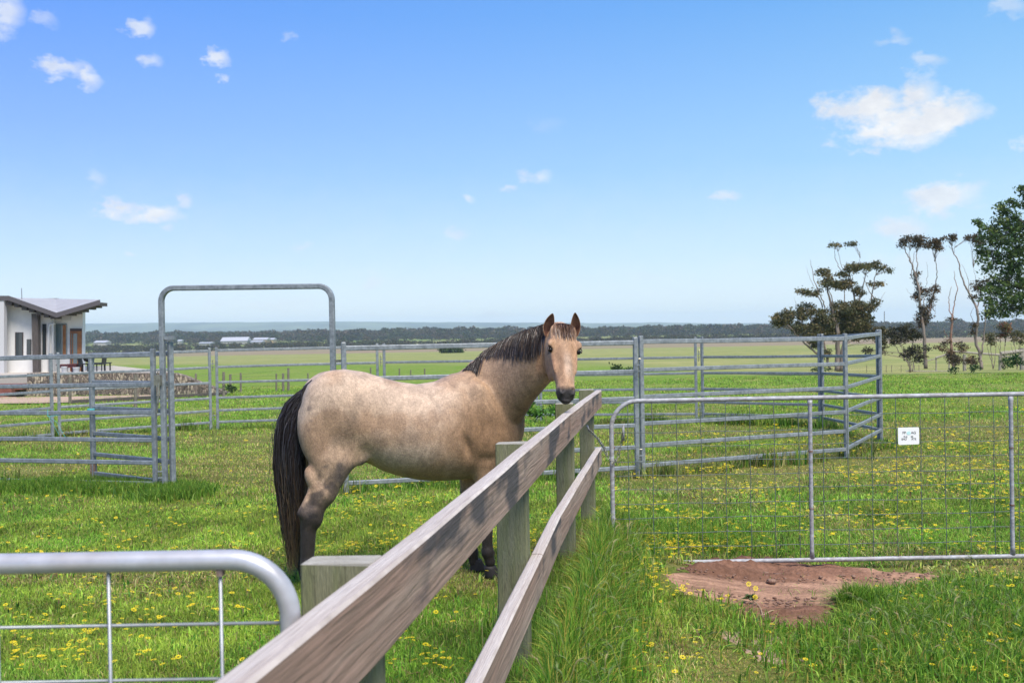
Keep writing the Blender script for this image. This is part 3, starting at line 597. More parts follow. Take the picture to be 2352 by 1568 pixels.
def cone(a, b, ra, rb, k=.03, flat=1.0):
    """tapered capsule; flat squashes it sideways (v)"""
    a = np.asarray(a, float); b = np.asarray(b, float); m = max(ra, rb)
    s, (X, Y, Z) = region(np.minimum(a, b)-m, np.maximum(a, b)+m, k+.03); d = b-a; L2 = d@d
    t = np.clip(((X-a[0])*d[0]+(Y-a[1])*d[1]+(Z-a[2])*d[2])/L2, 0, 1); r = ra+(rb-ra)*t
    smin(s, np.sqrt((X-a[0]-d[0]*t)**2+((Y-a[1]-d[1]*t)/flat)**2+(Z-a[2]-d[2]*t)**2)-r, k)
# torso from the outline
prof = [(690,935,1000,.10),(696,908,1030,.15),(708,884,1050,.20),(740,861,1055,.245),(790,847,1050,.275),(840,854,1062,.27),(880,867,1082,.275),(920,877,1094,.30),(960,882,1101,.325),(1000,876,1103,.33),(1040,858,1101,.31),(1080,850,1097,.275),(1115,862,1090,.25),(1150,880,1078,.225),(1175,905,1055,.18),(1190,945,1015,.12)]
tu, tt, tb, tw = [], [], [], []
for (px, yt, yb, wv) in prof:
    p, q = Hp(px, yt), Hp(px, yb); tu.append((p[0]+q[0])/2); tt.append(p[2]); tb.append(q[2]); tw.append(wv)
s, (X, Y, Z) = region((tu[0]-.1, -.4, min(tb)), (tu[-1]+.1, .4, max(tt)), .1)
T_, B_, W_ = [np.interp(X, tu, a) for a in (tt, tb, tw)]; c_ = (T_+B_)/2; h_ = (T_-B_)/2
zn = (Z-c_)/h_; wl = W_*(1-.10*np.clip(zn, 0, 1)**2)     # widest a little below the middle
q = (np.abs(Y/wl)**2.15+np.abs(zn)**2.15)**(1/2.15); f = (q-1)*np.minimum(h_, W_); f = np.maximum(f, np.maximum(tu[0]-X, X-tu[-1])+0*f)
smin(s, f+0*X, .02)
PX = lambda *a: Hp(*a)
# croup, hip point, thigh muscles
for sv in (-1, 1):
    o = 0 if sv < 0 else -14
    ell(PX(770+o, 930, sv*.12), (.22,.145,.24), k=.07); ell(PX(722+o, 985, sv*.11), (.115,.12,.22), k=.05)
    ell(PX(762+o, 1022, sv*.14), (.17,.10,.20), axes=[(1,0,-.25),(0,1,0),(.25,0,1)], k=.05); ell(PX(815+o, 1035, sv*.15), (.07,.06,.11), axes=[(1,0,.5),(0,1,0),(-.5,0,1)], k=.06)
    ell(PX(742+o, 1050, sv*.15), (.085,.08,.15), k=.04)
    # gaskin, hock, cannon, hoof
    v = sv*.155; kn = PX(782+o, 1085, v); hk = PX(717+o, 1182, v*.95); fk = PX(706+o, 1292, v*.95); ps = PX(717+o, 1330, v*.95); hf = PX(724+o, 1348, v*.95)
    cone(PX(770+o, 1060, v), PX(744+o, 1130, v), .13, .083, k=.05, flat=.72); cone(PX(744+o, 1130, v), hk, .08, .056, k=.04, flat=.8); ell(PX(716+o,1100,v), (.045,.045,.09), axes=[(1,0,.35),(0,1,0),(-.35,0,1)], k=.04)
    cone(PX(714+o, 1130, v), PX(692+o, 1178, v), .024, .03, k=.03); ell(PX(716+o, 1188, v), (.078,.050,.09), k=.03)
    cone(PX(709+o, 1205, v*.95), fk, .054, .044, k=.02, flat=.8); cone(PX(697+o, 1205, v*.95), PX(697+o, 1288, v*.95), .018, .018, k=.02); ell(fk, (.045,.040,.045), k=.02); cone(fk, ps, .038, .042, k=.015)
    # forehand: shoulder, forearm, knee, cannon
    o = 2 if sv < 0 else -34; vv = sv*.15
    ell(PX(1115, 965, sv*.13), (.135,.11,.28), axes=[(1,0,.35),(0,1,0),(-.35,0,1)], k=.06); ell(PX(1135+o*.4, 1030, sv*.15), (.12,.085,.12), k=.05)
    el = PX(1112+o, 1065, vv); kn = PX(1116+o, 1190, vv*.8); fe = PX(1118+o, 1268, vv*.8); ph = PX(1123+o, 1290, vv*.8)
    cone(el, PX(1112+o, 1130, vv*.9), .095, .065, k=.045, flat=.8); cone(PX(1112+o, 1130, vv*.9), kn, .062, .048, k=.03, flat=.9); ell(kn, (.050,.047,.065), k=.02)
    cone(kn, fe, .043, .038, k=.02, flat=.85); cone(kn+[-.02,0,-.03], fe+[-.02,0,.02], .02, .02, k=.015); ell(fe, (.048,.044,.048), k=.02); cone(fe, ph, .035, .040, k=.015)
ell(PX(866, 955, -.36), (.11,.075,.17), axes=[(1,0,.3),(0,1,0),(-.3,0,1)], k=.06, sub=True); ell(PX(1084, 1042, -.335), (.03,.085,.15), axes=[(1,0,.3),(0,1,0),(-.3,0,1)], k=.05, sub=True); ell(PX(1118, 945, -.20), (.10,.065,.22), axes=[(1,0,.35),(0,1,0),(-.35,0,1)], k=.045); ell(PX(1122, 1010, -.215), (.12,.06,.12), k=.03); ell(PX(1062, 955, -.375), (.05,.07,.22), axes=[(1,0,.4),(0,1,0),(-.4,0,1)], k=.05, sub=True); ell(PX(838, 1058, -.26), (.06,.06,.09), k=.04, sub=True)
ell(PX(1165, 962, 0), (.12,.16,.18), k=.06)      # breast
for sv in (-1, 1): ell(PX(1165, 985, sv*.09), (.10,.09,.11), k=.04)
# head frame
P0w = np.array(at(1291, 741, 6.95)); P1w = np.array(at(1303, 912, 6.62)); P0, P1 = w2l(P0w), w2l(P1w)
ha = (P1-P0)/np.linalg.norm(P1-P0); HL = np.linalg.norm(P1-P0)
yaw = math.radians(9); fw = w2l(np.array([HX, HY, 0])+np.array([math.sin(yaw+.03), -math.cos(yaw+.03), 0])); fw[2] = 0
hd = fw-ha*np.dot(fw, ha); hd /= np.linalg.norm(hd); hl = np.cross(ha, hd); hl = hl if w2l(np.array([HX+1, HY, 0]))@hl > 0 else -hl
def HD(t, l, d): return P0+ha*t+hl*l+hd*d
# neck
Nw = [PX(1100,945,0), PX(1133,902,-.04), PX(1172,866,-.15), PX(1205,842,-.29), PX(1235,820,-.41), HD(.10,0,-.13)]
Nr = [.27, .295, .27, .235, .195, .14]; Nl = [.19, .165, .14, .12, .105, .09]
Nw = np.array(Nw); tn = np.linspace(0, 5, 19); NP = np.stack([np.interp(tn, range(6), Nw[:, k]) for k in range(3)], -1)
for _ in range(2): NP[1:-1] = (NP[:-2]+2*NP[1:-1]+NP[2:])/4
NPr = np.interp(tn, range(6), Nr); NPl = np.interp(tn, range(6), Nl)
# perpendicular of the neck as it appears: up and back from the photo outline
for i in range(len(tn)):
    t = NP[min(i+1, 18)]-NP[max(i-1, 0)]; t /= np.linalg.norm(t); hz = np.cross(t, (0,0,1)); hz /= np.linalg.norm(hz); up = np.cross(hz, t)
    ell(NP[i], (.10, NPl[i], NPr[i]), axes=[t, hz, up], k=.03)
    ell(NP[i]+up*NPr[i]*.78, (.07, .04, .05), axes=[t, hz, up], k=.03)
# head as sections along its axis
hs_t = [-.03,.03,.08,.15,.20,.26,.32,.38,.44,.50,.545,.585,.605]; hs_f = [-.03,.022,.042,.05,.05,.043,.036,.03,.025,.024,.018,-.004,-.02]
hs_b = [-.09,-.15,-.18,-.205,-.225,-.235,-.215,-.155,-.115,-.10,-.098,-.09,-.07]; hs_w = [.04,.072,.090,.107,.111,.104,.088,.075,.065,.062,.067,.056,.022]
cs = np.array([HD(t, l, d) for t in (-.05, .65) for l in (-.13, .13) for d in (-.27, .09)]); s, (X, Y, Z) = region(cs.min(0), cs.max(0), .02)
X, Y, Z = X-P0[0], Y-P0[1], Z-P0[2]; t = X*ha[0]+Y*ha[1]+Z*ha[2]; l = X*hl[0]+Y*hl[1]+Z*hl[2]; d = X*hd[0]+Y*hd[1]+Z*hd[2]
f_, b_2, w_ = [np.interp(t, hs_t, a) for a in (hs_f, hs_b, hs_w)]; cc = (f_+b_2)/2; hh = (f_-b_2)/2; dn_ = (d-cc)/hh
wl = w_*(1-.12*np.clip(-dn_, 0, 1)-.10*np.clip(dn_, 0, 1)**3)
q = (np.abs(l/wl)**2.35+np.abs(dn_)**2.35)**(1/2.35); f = (q-1)*np.minimum(hh, w_)*.9; f = np.maximum(f, np.maximum(-.03-t, t-.605)); smin(s, f, .025)
for sv in (-1, 1):
    ell(HD(.200, sv*.097, .020), (.042,.026,.026), axes=[ha, hl, hd], k=.02); ell(HD(.09, sv*.06, .01), (.06,.035,.03), axes=[ha, hl, hd], k=.03)
    ell(HD(.27, sv*.056, -.14), (.12,.032,.085), axes=[ha, hl, hd], k=.03)                       # jowl
    ell(HD(.29, sv*.078, -.012), (.11,.012,.014), axes=[ha, hl, hd], k=.025)                     # facial crest
    ell(HD(.548, sv*.036, .004), (.036,.020,.022), axes=[ha, hl, hd], k=.014); ell(HD(.552, sv*.040, .024), (.024,.0135,.022), axes=[ha+hl*sv*.3, hl, hd], k=.008, sub=True)   # nostrils
    ell(HD(.236, sv*.110, .004), (.024,.016,.022), axes=[ha, hl, hd], k=.012, sub=True)          # eye sockets
    ell(HD(.235, sv*.075, .04), (.03,.02,.012), axes=[ha, hl, hd], k=.02, sub=True); ell(HD(.11, sv*.085, .03), (.02,.02,.012), axes=[ha, hl, hd], k=.02, sub=True)
ell(HD(.60, 0, -.045), (.022,.034,.03), axes=[ha, hl, hd], k=.02); ell(HD(.603, 0, -.012), (.004,.05,.012), axes=[ha, hl, hd], k=.01, sub=True)
ell(HD(.40, 0, .022), (.12,.022,.012), axes=[ha, hl, hd], k=.03)
def surface_nets(F, o, h):
    ins = F < 0; m = np.zeros(tuple(n-1 for n in F.shape), np.int8); sl_ = [slice(0, -1), slice(1, None)]
    for i in (0, 1):
        for j in (0, 1):
            for k in (0, 1): m += ins[sl_[i], sl_[j], sl_[k]]
    act = (m > 0) & (m < 8); I = np.argwhere(act); vid = np.full(m.shape, -1, np.int32); vid[act] = np.arange(len(I))
    pos = np.zeros((len(I), 3)); cnt = np.zeros(len(I)); cor = [(i, j, k) for i in (0, 1) for j in (0, 1) for k in (0, 1)]
    for a in cor:
        for ax2 in range(3):
            if a[ax2]: continue
            b = list(a); b[ax2] = 1; fa = F[I[:, 0]+a[0], I[:, 1]+a[1], I[:, 2]+a[2]]; fb = F[I[:, 0]+b[0], I[:, 1]+b[1], I[:, 2]+b[2]]
            cr = (fa < 0) != (fb < 0); tt_ = np.where(cr, fa/np.where(cr, fa-fb, 1), 0); p = np.tile(np.array(a, float), (len(I), 1)); p[:, ax2] += tt_; pos += p*cr[:, None]; cnt += cr
    Vv = (I+pos/cnt[:, None])*h+o; Q = []
    for ax2 in range(3):
        s0 = [slice(None)]*3; s1 = [slice(None)]*3; s0[ax2] = slice(0, -1); s1[ax2] = slice(1, None); e = ins[tuple(s0)] != ins[tuple(s1)]
        J = np.argwhere(e); u_, v_ = [k for k in range(3) if k != ax2]; J = J[(J[:, u_] > 0) & (J[:, v_] > 0) & (J[:, u_] < m.shape[u_]) & (J[:, v_] < m.shape[v_])]
        def g(du, dv): K = J.copy(); K[:, u_] -= du; K[:, v_] -= dv; return vid[K[:, 0], K[:, 1], K[:, 2]]
        q_ = np.stack([g(0, 0), g(1, 0), g(1, 1), g(0, 1)], -1); si = ins[J[:, 0], J[:, 1], J[:, 2]]
        fl = si if ax2 != 1 else ~si; q_[fl] = q_[fl][:, ::-1]; Q.append(q_)
    return Vv, np.vstack(Q)
HV, HQ = surface_nets(FLD, lo, vox)
HQ = HQ[(HQ >= 0).all(1)][:, ::-1]
# light smoothing
def smooth(V, Q, it=2):
    e = np.vstack([Q[:, [0, 1]], Q[:, [1, 2]], Q[:, [2, 3]], Q[:, [3, 0]]])
    for _ in range(it):
        s_ = np.zeros_like(V); c = np.zeros(len(V)); np.add.at(s_, e[:, 0], V[e[:, 1]]); np.add.at(s_, e[:, 1], V[e[:, 0]]); np.add.at(c, e[:, 0], 1); np.add.at(c, e[:, 1], 1); V = V*.5+.5*s_/c[:, None]
    return V
HV = smooth(HV, HQ, 3)
def field(p):
    g = (p-lo)/vox; g = np.clip(g, 0, np.array(FLD.shape)-2.001); i = g.astype(int); f = g-i; r = 0
    for a in (0, 1):
        for b in (0, 1):
            for c in (0, 1): r = r+FLD[i[:, 0]+a, i[:, 1]+b, i[:, 2]+c]*(f[:, 0] if a else 1-f[:, 0])*(f[:, 1] if b else 1-f[:, 1])*(f[:, 2] if c else 1-f[:, 2])
    return r
def grad(p, e=.012):
    g = np.stack([field(p+np.eye(3)[k]*e)-field(p-np.eye(3)[k]*e) for k in range(3)], -1); return g/np.maximum(np.linalg.norm(g, axis=1, keepdims=True), 1e-5)
# coat colours (own markings, plus painted light on back, shade on belly)
u, v, z = HV.T; col = np.tile(np.array([.37, .25, .165]), (len(HV), 1))
def blend(c, k): global col; k = np.clip(k, 0, 1)[:, None]; col = col*(1-k)+np.array(c)*k
n1 = fbm(u*5+3, z*5+v*3, 3); n2 = fbm(u*22, z*22+v*14, 3); n3 = fbm(u*2.2+8, z*2.2+2, 3)
topz = np.interp(u, tu, tt)
blend((.46, .345, .255), sstep(.42, .02, topz-z)*.85); blend((.265, .155, .088), sstep(.44, .66, n1)*.5)  # dusty back, paled further as if lit from above; then brown mottling
blend((.37, .285, .21), sstep(-.1, .1, u+.05)*sstep(.35, .1, u)*sstep(.5, .65, n3)*.8)
# neck and head regions
tn_h = (HV-P0)@ha; ln_h = (HV-P0)@hl; dn_h = (HV-P0)@hd
head = sstep(-.08, .0, tn_h)*(np.abs(ln_h) < .15)*sstep(-.30, -.2, dn_h)*(dn_h < .12)*(u > .5)*(tn_h < .68); head = np.where((v < -.25), head, 0)
neck = sstep(.12, .45, u)*(1-head); blend((.30, .185, .105), neck*.8); blend((.16, .085, .04), neck*sstep(-.1, -.35, v)*sstep(.55, .9, 1-(z-1.0))*.7)
blend((.36, .21, .118), head*.9); blend((.42, .31, .235), head*sstep(.045, .01, np.abs(ln_h-.012))*sstep(.24, .33, tn_h)*sstep(.50, .40, tn_h)*.6)
blend((.36, .25, .175), head*sstep(.07, .0, np.abs(ln_h))*sstep(.2, .1, tn_h)*.5); blend((.27, .135, .075), head*sstep(.05, .08, np.abs(ln_h))*sstep(.24, .3, tn_h)*.45*sstep(.3, .6, n1))
blend((.028, .024, .024), head*sstep(.522, .560, tn_h+np.abs(ln_h)*.25+(n2-.5)*.03)); blend((.03, .022, .02), head*sstep(.034, .02, np.hypot(tn_h-.236, np.maximum(0, .110-np.abs(ln_h)))*1.0+np.abs(dn_h-.006)*.35)*(np.abs(ln_h) > .07))
blend((.27, .14, .07), head*sstep(-.10, -.18, dn_h)*.6)
# belly shade painted dark, then flank and leg colours
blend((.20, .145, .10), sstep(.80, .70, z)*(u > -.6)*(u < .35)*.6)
hkz = sstep(.84, .62, z+(n2-.5)*.5+(n1-.5)*.3)*(u < -.35); blend((.07, .054, .048), hkz*.85); blend((.013, .011, .011), sstep(.66, .42, z+(n2-.5)*.2+(n1-.5)*.15)*(u < -.35)*.9)
fkz = sstep(.66, .45, z)*(u > -.35); blend((.012, .010, .010), fkz*.97)
g0 = PX(787, 1085, -.2); blend((.10, .08, .075), sstep(.13, .03, np.hypot((u-g0[0])*.9, z-g0[2])+(n2-.5)*.12)*.75)
for (px, py, r_, k_) in ((710, 938, .03, .6), (713, 965, .025, .5), (800, 970, .11, .3), (865, 1000, .09, .22), (828, 925, .1, .2), (775, 1010, .1, .2), (1000, 940, .1, .15), (935, 1005, .12, .25)):
    g0 = PX(px, py, -.22); blend((.13, .10, .085), sstep(r_, r_*.2, np.hypot(u-g0[0], z-g0[2])+(n2-.5)*.05)*k_*(v < 0))
blend((.46, .36, .275), sstep(.12, .02, np.abs(z-.93-.12*(u+.1))+(n2-.5)*.06)*sstep(-.5, -.3, u)*sstep(.2, 0, u)*.5)
col = col*(1+(n2-.5)[:, None]*.18)
def coat():
    m = bpy.data.materials.new('horse_coat'); m.use_nodes = True; t = m.node_tree; n = t.nodes; l = t.links; b = n['Principled BSDF']; b.inputs['Roughness'].default_value = .6; b.inputs['Specular IOR Level'].default_value = .35
    b.inputs['Sheen Weight'].default_value = .08; b.inputs['Sheen Roughness'].default_value = .4
    a = n.new('ShaderNodeAttribute'); a.attribute_name = 'col'; tcn = n.new('ShaderNodeTexCoord'); mp_ = n.new('ShaderNodeMapping'); mp_.inputs['Scale'].default_value = (1.2, 1.1, .75); mp_.inputs['Rotation'].default_value = (0, .6, 0); l.new(tcn.outputs['Object'], mp_.inputs[0])
    def noise(s_, d, dist=0.): q = n.new('ShaderNodeTexNoise'); q.inputs['Scale'].default_value = s_; q.inputs['Detail'].default_value = d; q.inputs['Distortion'].default_value = dist; l.new(mp_.outputs[0], q.inputs['Vector']); return q.outputs['Fac']
    def mr(v_, x0, x1, y0, y1): q = n.new('ShaderNodeMapRange'); q.inputs[1].default_value = x0; q.inputs[2].default_value = x1; q.inputs[3].default_value = y0; q.inputs[4].default_value = y1; l.new(v_, q.inputs[0]); return q.outputs[0]
    k = n.new('ShaderNodeMath'); k.operation = 'MULTIPLY'; k0_ = n.new('ShaderNodeMath'); k0_.operation = 'MULTIPLY'; l.new(mr(noise(95, 5, .8),   .3, .7, .78, 1.24), k0_.inputs[0]); l.new(mr(noise(38, 5, 1.6), .32, .68, .90, 1.10), k0_.inputs[1]); l.new(k0_.outputs[0], k.inputs[0]); l.new(mr(noise(10, 6, 1.4), .32, .68, .80, 1.20), k.inputs[1])
    s_ = n.new('ShaderNodeVectorMath'); s_.operation = 'SCALE'; l.new(a.outputs['Color'], s_.inputs[0]); l.new(k.outputs[0], s_.inputs['Scale']); l.new(s_.outputs[0], b.inputs['Base Color'])
    bp = n.new('ShaderNodeBump'); bp.inputs['Strength'].default_value = .5; bp.inputs['Distance'].default_value = .006; l.new(noise(70, 5, 1.), bp.inputs['Height']); l.new(bp.outputs[0], b.inputs['Normal']); return m
COAT = coat()
horse = thing('horse', 'buckskin horse with a black tail standing at the fence and looking at the camera', 'horse', (HX, HY, tz(HX, HY)))
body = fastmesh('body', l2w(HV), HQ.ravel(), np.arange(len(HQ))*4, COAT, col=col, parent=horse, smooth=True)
EYE = mat('eye', (.005,.004,.004), .3, spec=.25); HOOF = mat('hoof_horn', (.010,.008,.008), .7, noise=(.02,.016,.014), nscale=20)
bmx = bmesh.new(); bmesh.ops.create_uvsphere(bmx, u_segments=18, v_segments=12, radius=1); SV = np.array([v_.co[:] for v_ in bmx.verts]); SF = [[v_.index for v_ in f_.verts] for f_ in bmx.faces]; bmx.free()
for sv in (-1, 1):
    c = HD(.236, sv*.100, .004); P = c+np.outer(SV[:, 0]*.0185, ha)+np.outer(SV[:, 1]*.017, hl)+np.outer(SV[:, 2]*.017, hd); mesh_from('eye', l2w(P), SF, EYE, horse, smooth=True)
    # lids
    mb = MB(); LIDM = mat('eyelid', (.05,.035,.03), .5) if sv < 0 else LIDM
    for s2, hgt_ in ((-1, .019), (1, .017)):
        path = [l2w(HD(.218-.027*math.cos(a)*1.0, sv*(.094+.017*math.sin(a)), .006) + hd*0 + (ha*0)) for a in np.linspace(0, math.pi, 9)]
    # brow ridge over the eye
    path = [l2w(HD(.236+s_*.027, sv*(.1185-.012*(s_)**2), .010+.012*(1-s_*s_))) for s_ in np.linspace(-1, .6, 8)]
    mb.sweep(path, circ(.0042, 6)); mb.build('eyelid', LIDM, horse, smooth=True)
# ears: cupped leaves
EARM = mat('ear_coat', (.30,.165,.09), .7, var=.25, nscale=40); EARI = mat('ear_inside', (.055,.018,.012), .85, noise=(.19,.09,.055), nscale=22)
for sv, tipx, tipy, bx, by in ((-1, 1264, 719, 1259, 768), (1, 1324, 718, 1317, 769)):
    base = w2l(at(bx, by, 6.93)); tip = w2l(at(tipx, tipy, 6.90)); e = tip-base; Le = np.linalg.norm(e); e /= Le
    out_ = fw*1.0+hl*sv*.18; out_ = out_-e*np.dot(out_, e); out_ /= np.linalg.norm(out_); sd_ = np.cross(e, out_)     # opening direction and width direction
    V = []; F = []; mi = []; nu, nv = 15, 13
    for layer in (0, 1):
        for i in range(nu):
            t = i/(nu-1); wd = .038*(math.sin(math.pi*min(.985, (t*.84+.15)))**.62); cup = .042*(1-t*.75); lean_ = sv*.0
            for j in range(nv):
                a = (j/(nv-1)-.5)*2; ang = a*1.9*(1-t*.35); off = .004*layer
                rr = wd-off; V.append(base-e*.012+e*(t*(Le+.012))+sd_*(rr*math.sin(ang)*(1 if abs(ang) < 1.57 else 1))-out_*(math.cos(ang)*(min(cup, wd*1.15)-off)-.004)+out_*(.006*t*t)-hl*sv*(.014*t*t-.006*math.sin(math.pi*t)))
    n_ = nu*nv
    for layer in (0, 1):
        for i in range(nu-1):
            for j in range(nv-1): q_ = (layer*n_+i*nv+j, layer*n_+i*nv+j+1, layer*n_+(i+1)*nv+j+1, layer*n_+(i+1)*nv+j); F.append(q_ if layer else q_[::-1]); mi.append(layer)
    for i in range(nu-1):
        for j in (0, nv-1): F.append((i*nv+j, (i+1)*nv+j, n_+(i+1)*nv+j, n_+i*nv+j)); mi.append(0)
    o = mesh_from('ear', l2w(np.array(V)), F, EARM, horse, smooth=True); o.data.materials.append(EARI); o.data.polygons.foreach_set('material_index', mi)
# hooves
for (px, py, v_) in ((724,1349,-.147),(710,1349,.147),(1127,1305,-.12),(1094,1305,.12)):
    c = Hp(px, py, v_); zg = tz(*l2w(c)[:2]); mb = MB(); ctop = c.copy(); ctop[2] = zg+.075
    ring = lambda k_, z_, dx_: [l2w(np.array([c[0]+dx_+k_*.062*math.cos(a), c[1]+k_*.052*math.sin(a), z_])) for a in np.linspace(0, 2*math.pi, 17)[:-1]]
    R_ = [ring(1.05, zg-.005, .018), ring(1.0, zg+.02, .014), ring(.78, zg+.07, -.002), ring(.70, zg+.09, -.008)]; V = np.vstack(R_); F = [(i*16+j, i*16+(j+1) % 16, (i+1)*16+(j+1) % 16, (i+1)*16+j) for i in range(3) for j in range(16)]+[tuple(range(16))[::-1], tuple(range(48, 64))]
    mesh_from('hoof', V, F, HOOF, horse, smooth=True)
# ---- hair
def hair_mat(name):
    m = mat(name, (0,0,0), .42, spec=.5, attr='col'); return m
HAIR = hair_mat('horse_hair')
def strands(name, paths, width, cols_, parent):
    """paths (n,k,3) world; cols_ (n,k,3); thin crossed ribbons"""
    n, k, _ = paths.shape; t = np.gradient(paths, axis=1); t /= np.maximum(np.linalg.norm(t, axis=2, keepdims=True), 1e-6); a = rng.normal(size=(n, 1, 3)); s_ = np.cross(t, a); s_ /= np.maximum(np.linalg.norm(s_, axis=2, keepdims=True), 1e-6)
    wv = (width[:, None]*np.interp(np.linspace(0, 1, k), [0, .1, .7, 1], [.7, 1, .8, .15])[None])[..., None]; V = np.stack([paths-s_*wv/2, paths+s_*wv/2], 2).reshape(-1, 3); cc_ = np.repeat(cols_.reshape(-1, 3), 2, axis=0)
    i = (np.arange(n)[:, None]*k+np.arange(k-1)[None]).ravel()*2; Lp_ = np.stack([i, i+1, i+3, i+2], -1); return fastmesh(name, V, Lp_.ravel(), np.arange(len(Lp_))*4, HAIR, col=cc_, parent=parent)
def drape(root, d0, length, k, stiff, spread, off=.006, grav=np.array([0,0,-1.])):
    """hair falls under gravity and lies on the body"""
    n = len(root); P = root.copy(); D_ = d0/np.linalg.norm(d0, axis=1, keepdims=True); out_ = [P.copy()]; st_ = (length/(k-1))[:, None]
    for i in range(k-1):
        D_ = D_*stiff+grav*(1-stiff)+rng.normal(size=(n, 3))*spread; D_ /= np.linalg.norm(D_, axis=1, keepdims=True); P = P+D_*st_
        for _ in range(3):
            f_2 = field(P); k_ = f_2 < off
            if k_.any(): g_ = grad(P[k_]); P[k_] += g_*(off-f_2[k_])[:, None]*1.0
        out_.append(P.copy())
    return np.stack(out_, 1)
# mane, rooted on the crest, hanging over the near side
n = 2200; tq = rng.uniform(.3, .985, n)
NU = []
for i in range(19):
    t = NP[min(i+1, 18)]-NP[max(i-1, 0)]; t /= np.linalg.norm(t); hz = np.cross(t, (0,0,1)); hz /= np.linalg.norm(hz); NU.append(np.cross(hz, t))
NU = np.array(NU); NC = NP+NU*(NPr*.96)[:, None]
def crest(tq): return np.stack([np.interp(tq*18, range(19), NC[:, k]) for k in range(3)], -1)
px_, _ = proj(l2w(crest(tq))); tq = tq[px_ > 1119]; n = len(tq); root = crest(tq)+rng.normal(size=(n, 3))*[.008, .010, .004]; g_ = grad(root); root = root-g_*(field(root)-.002)[:, None]
tocam = w2l(np.array([HX, HY-1., 0])); tocam[2] = 0
ln_ = np.interp(tq, [tq.min(), tq.min()+.08, .8, .9, .985], [.13, .21, .27, .29, .23])*rng.uniform(.72, 1.05, n)
d0 = tocam[None]*.9+np.array([0,0,.35])+rng.normal(size=(n, 3))*.15
pth = drape(root, d0, ln_, 12, .55, .07, .006); base_ = np.where(rng.random((n, 1)) < .12, np.array([[.14,.10,.075]]), np.array([[.020,.016,.017]]))*rng.uniform(.6, 1.8, (n, 1))
strands('mane', l2w(pth), rng.uniform(.003, .010, n), np.repeat(base_[:, None], 12, 1)*np.linspace(1.0, 1.1, 12)[None, :, None], horse)
# loose dark lock over the withers
n2_ = 420; f_ = rng.random(n2_)**.8; root2 = np.array([PX(1062,840,0)*(1-a_)+PX(1112,812,-.03)*a_ for a_ in f_])+rng.normal(size=(n2_, 3))*.008
for _ in range(4): root2 = root2-grad(root2)*(field(root2)-.002)[:, None]
pth2 = drape(root2, tocam[None]*.8+np.array([.15,0,-.1])+rng.normal(size=(n2_, 3))*.15, (.06+.16*f_**1.5)*rng.uniform(.8, 1.15, n2_), 10, .5, .03, .005)
strands('mane_lock', l2w(pth2), rng.uniform(.004, .008, n2_), np.repeat((np.array([[.020,.016,.017]])*rng.uniform(.6, 1.8, (n2_, 1)))[:, None], 10, 1), horse)
# forelock
n = 420; fr = np.array([HD(t_, l_, 0) for t_, l_ in zip(rng.uniform(-.03, .05, n), rng.normal(0, .028, n))]); fr += hd*.04; fr = fr-grad(fr)*(field(fr)-.003)[:, None]
pth = drape(fr, hd[None]*.5+ha*.6+rng.normal(size=(n, 3))*.25+hl*rng.normal(0, .25, (n, 1)), rng.uniform(.09, .15, n), 9, .6, .05, .005, grav=ha*.9+np.array([0,0,-.3]))
base_ = np.where(rng.random((n, 1)) < .5, np.array([[.20,.12,.08]]), np.array([[.045,.025,.02]]))*rng.uniform(.6, 1.5, (n, 1)); strands('forelock', l2w(pth), rng.uniform(.003, .006, n), np.repeat(base_[:, None], 9, 1), horse)
# tail
cw = [(706,888,.02),(698,900,.05),(681,925,.075),(667,965,.088),(663,1010,.094),(664,1060,.105),(666,1110,.10),(667,1160,.082),(669,1210,.068),(670,1255,.05),(671,1295,.034),(674,1328,.015)]
tc_ = np.array([Hp(a, b, 0) for a, b, c in cw]); trr = np.array([c for *_, c in cw]); n = 2600; k = 26; s_end = np.clip(rng.beta(3, 1.8, n), .25, 1.0); s_start = np.clip(rng.exponential(.07, n), 0, .3); s_start[s_start > .2] *= .5
ang = rng.uniform(0, 2*math.pi, n); rad = np.sqrt(rng.random(n)); ph = rng.uniform(0, 6.28, n); wv = np.zeros((n, k, 3)); cl_ = np.zeros((n, k, 3)); ii_ = np.arange(len(cw))
tip = rng.random(n)
for j in range(k):
    s_ = (s_start+(s_end-s_start)*j/(k-1))*(len(cw)-1); c = np.stack([np.interp(s_, ii_, tc_[:, q]) for q in range(3)], -1); r_ = np.interp(s_, ii_, trr)*np.minimum(1, .45+(s_/(len(cw)-1)-s_start)*4)
    x_ = np.cos(ang)*rad*r_+.011*np.sin(s_*1.7+ph)+.004*np.sin(s_*5+ph*3); y_ = np.sin(ang)*rad*r_*.75+.006*np.cos(s_*1.4+ph)
    wv[:, j] = c+np.stack([x_, y_, 0*x_], -1); kk = sstep(.62, .98, s_/(len(cw)-1)+(tip-.5)*.6)[:, None]; cl_[:, j] = np.array([.018,.015,.017])*(1-kk)+np.array([.17,.115,.065])*kk*.7
stray = rng.random(n) < .06; wv[stray] += (rng.normal(size=(stray.sum(), 1, 3))*[.035, .02, .0])*np.linspace(0, 1, k)[None, :, None]; fl = wv.reshape(-1, 3); f_2 = field(fl); k_ = f_2 < .004; k_ &= fl[:, 2] > .5
if k_.any(): fl[k_] += grad(fl[k_])*(.004-f_2[k_])[:, None]
cl_ *= rng.uniform(.5, 1.9, (n, 1, 1)); strands('tail', l2w(fl.reshape(n, k, 3)), rng.uniform(.003, .0075, n), cl_, horse)
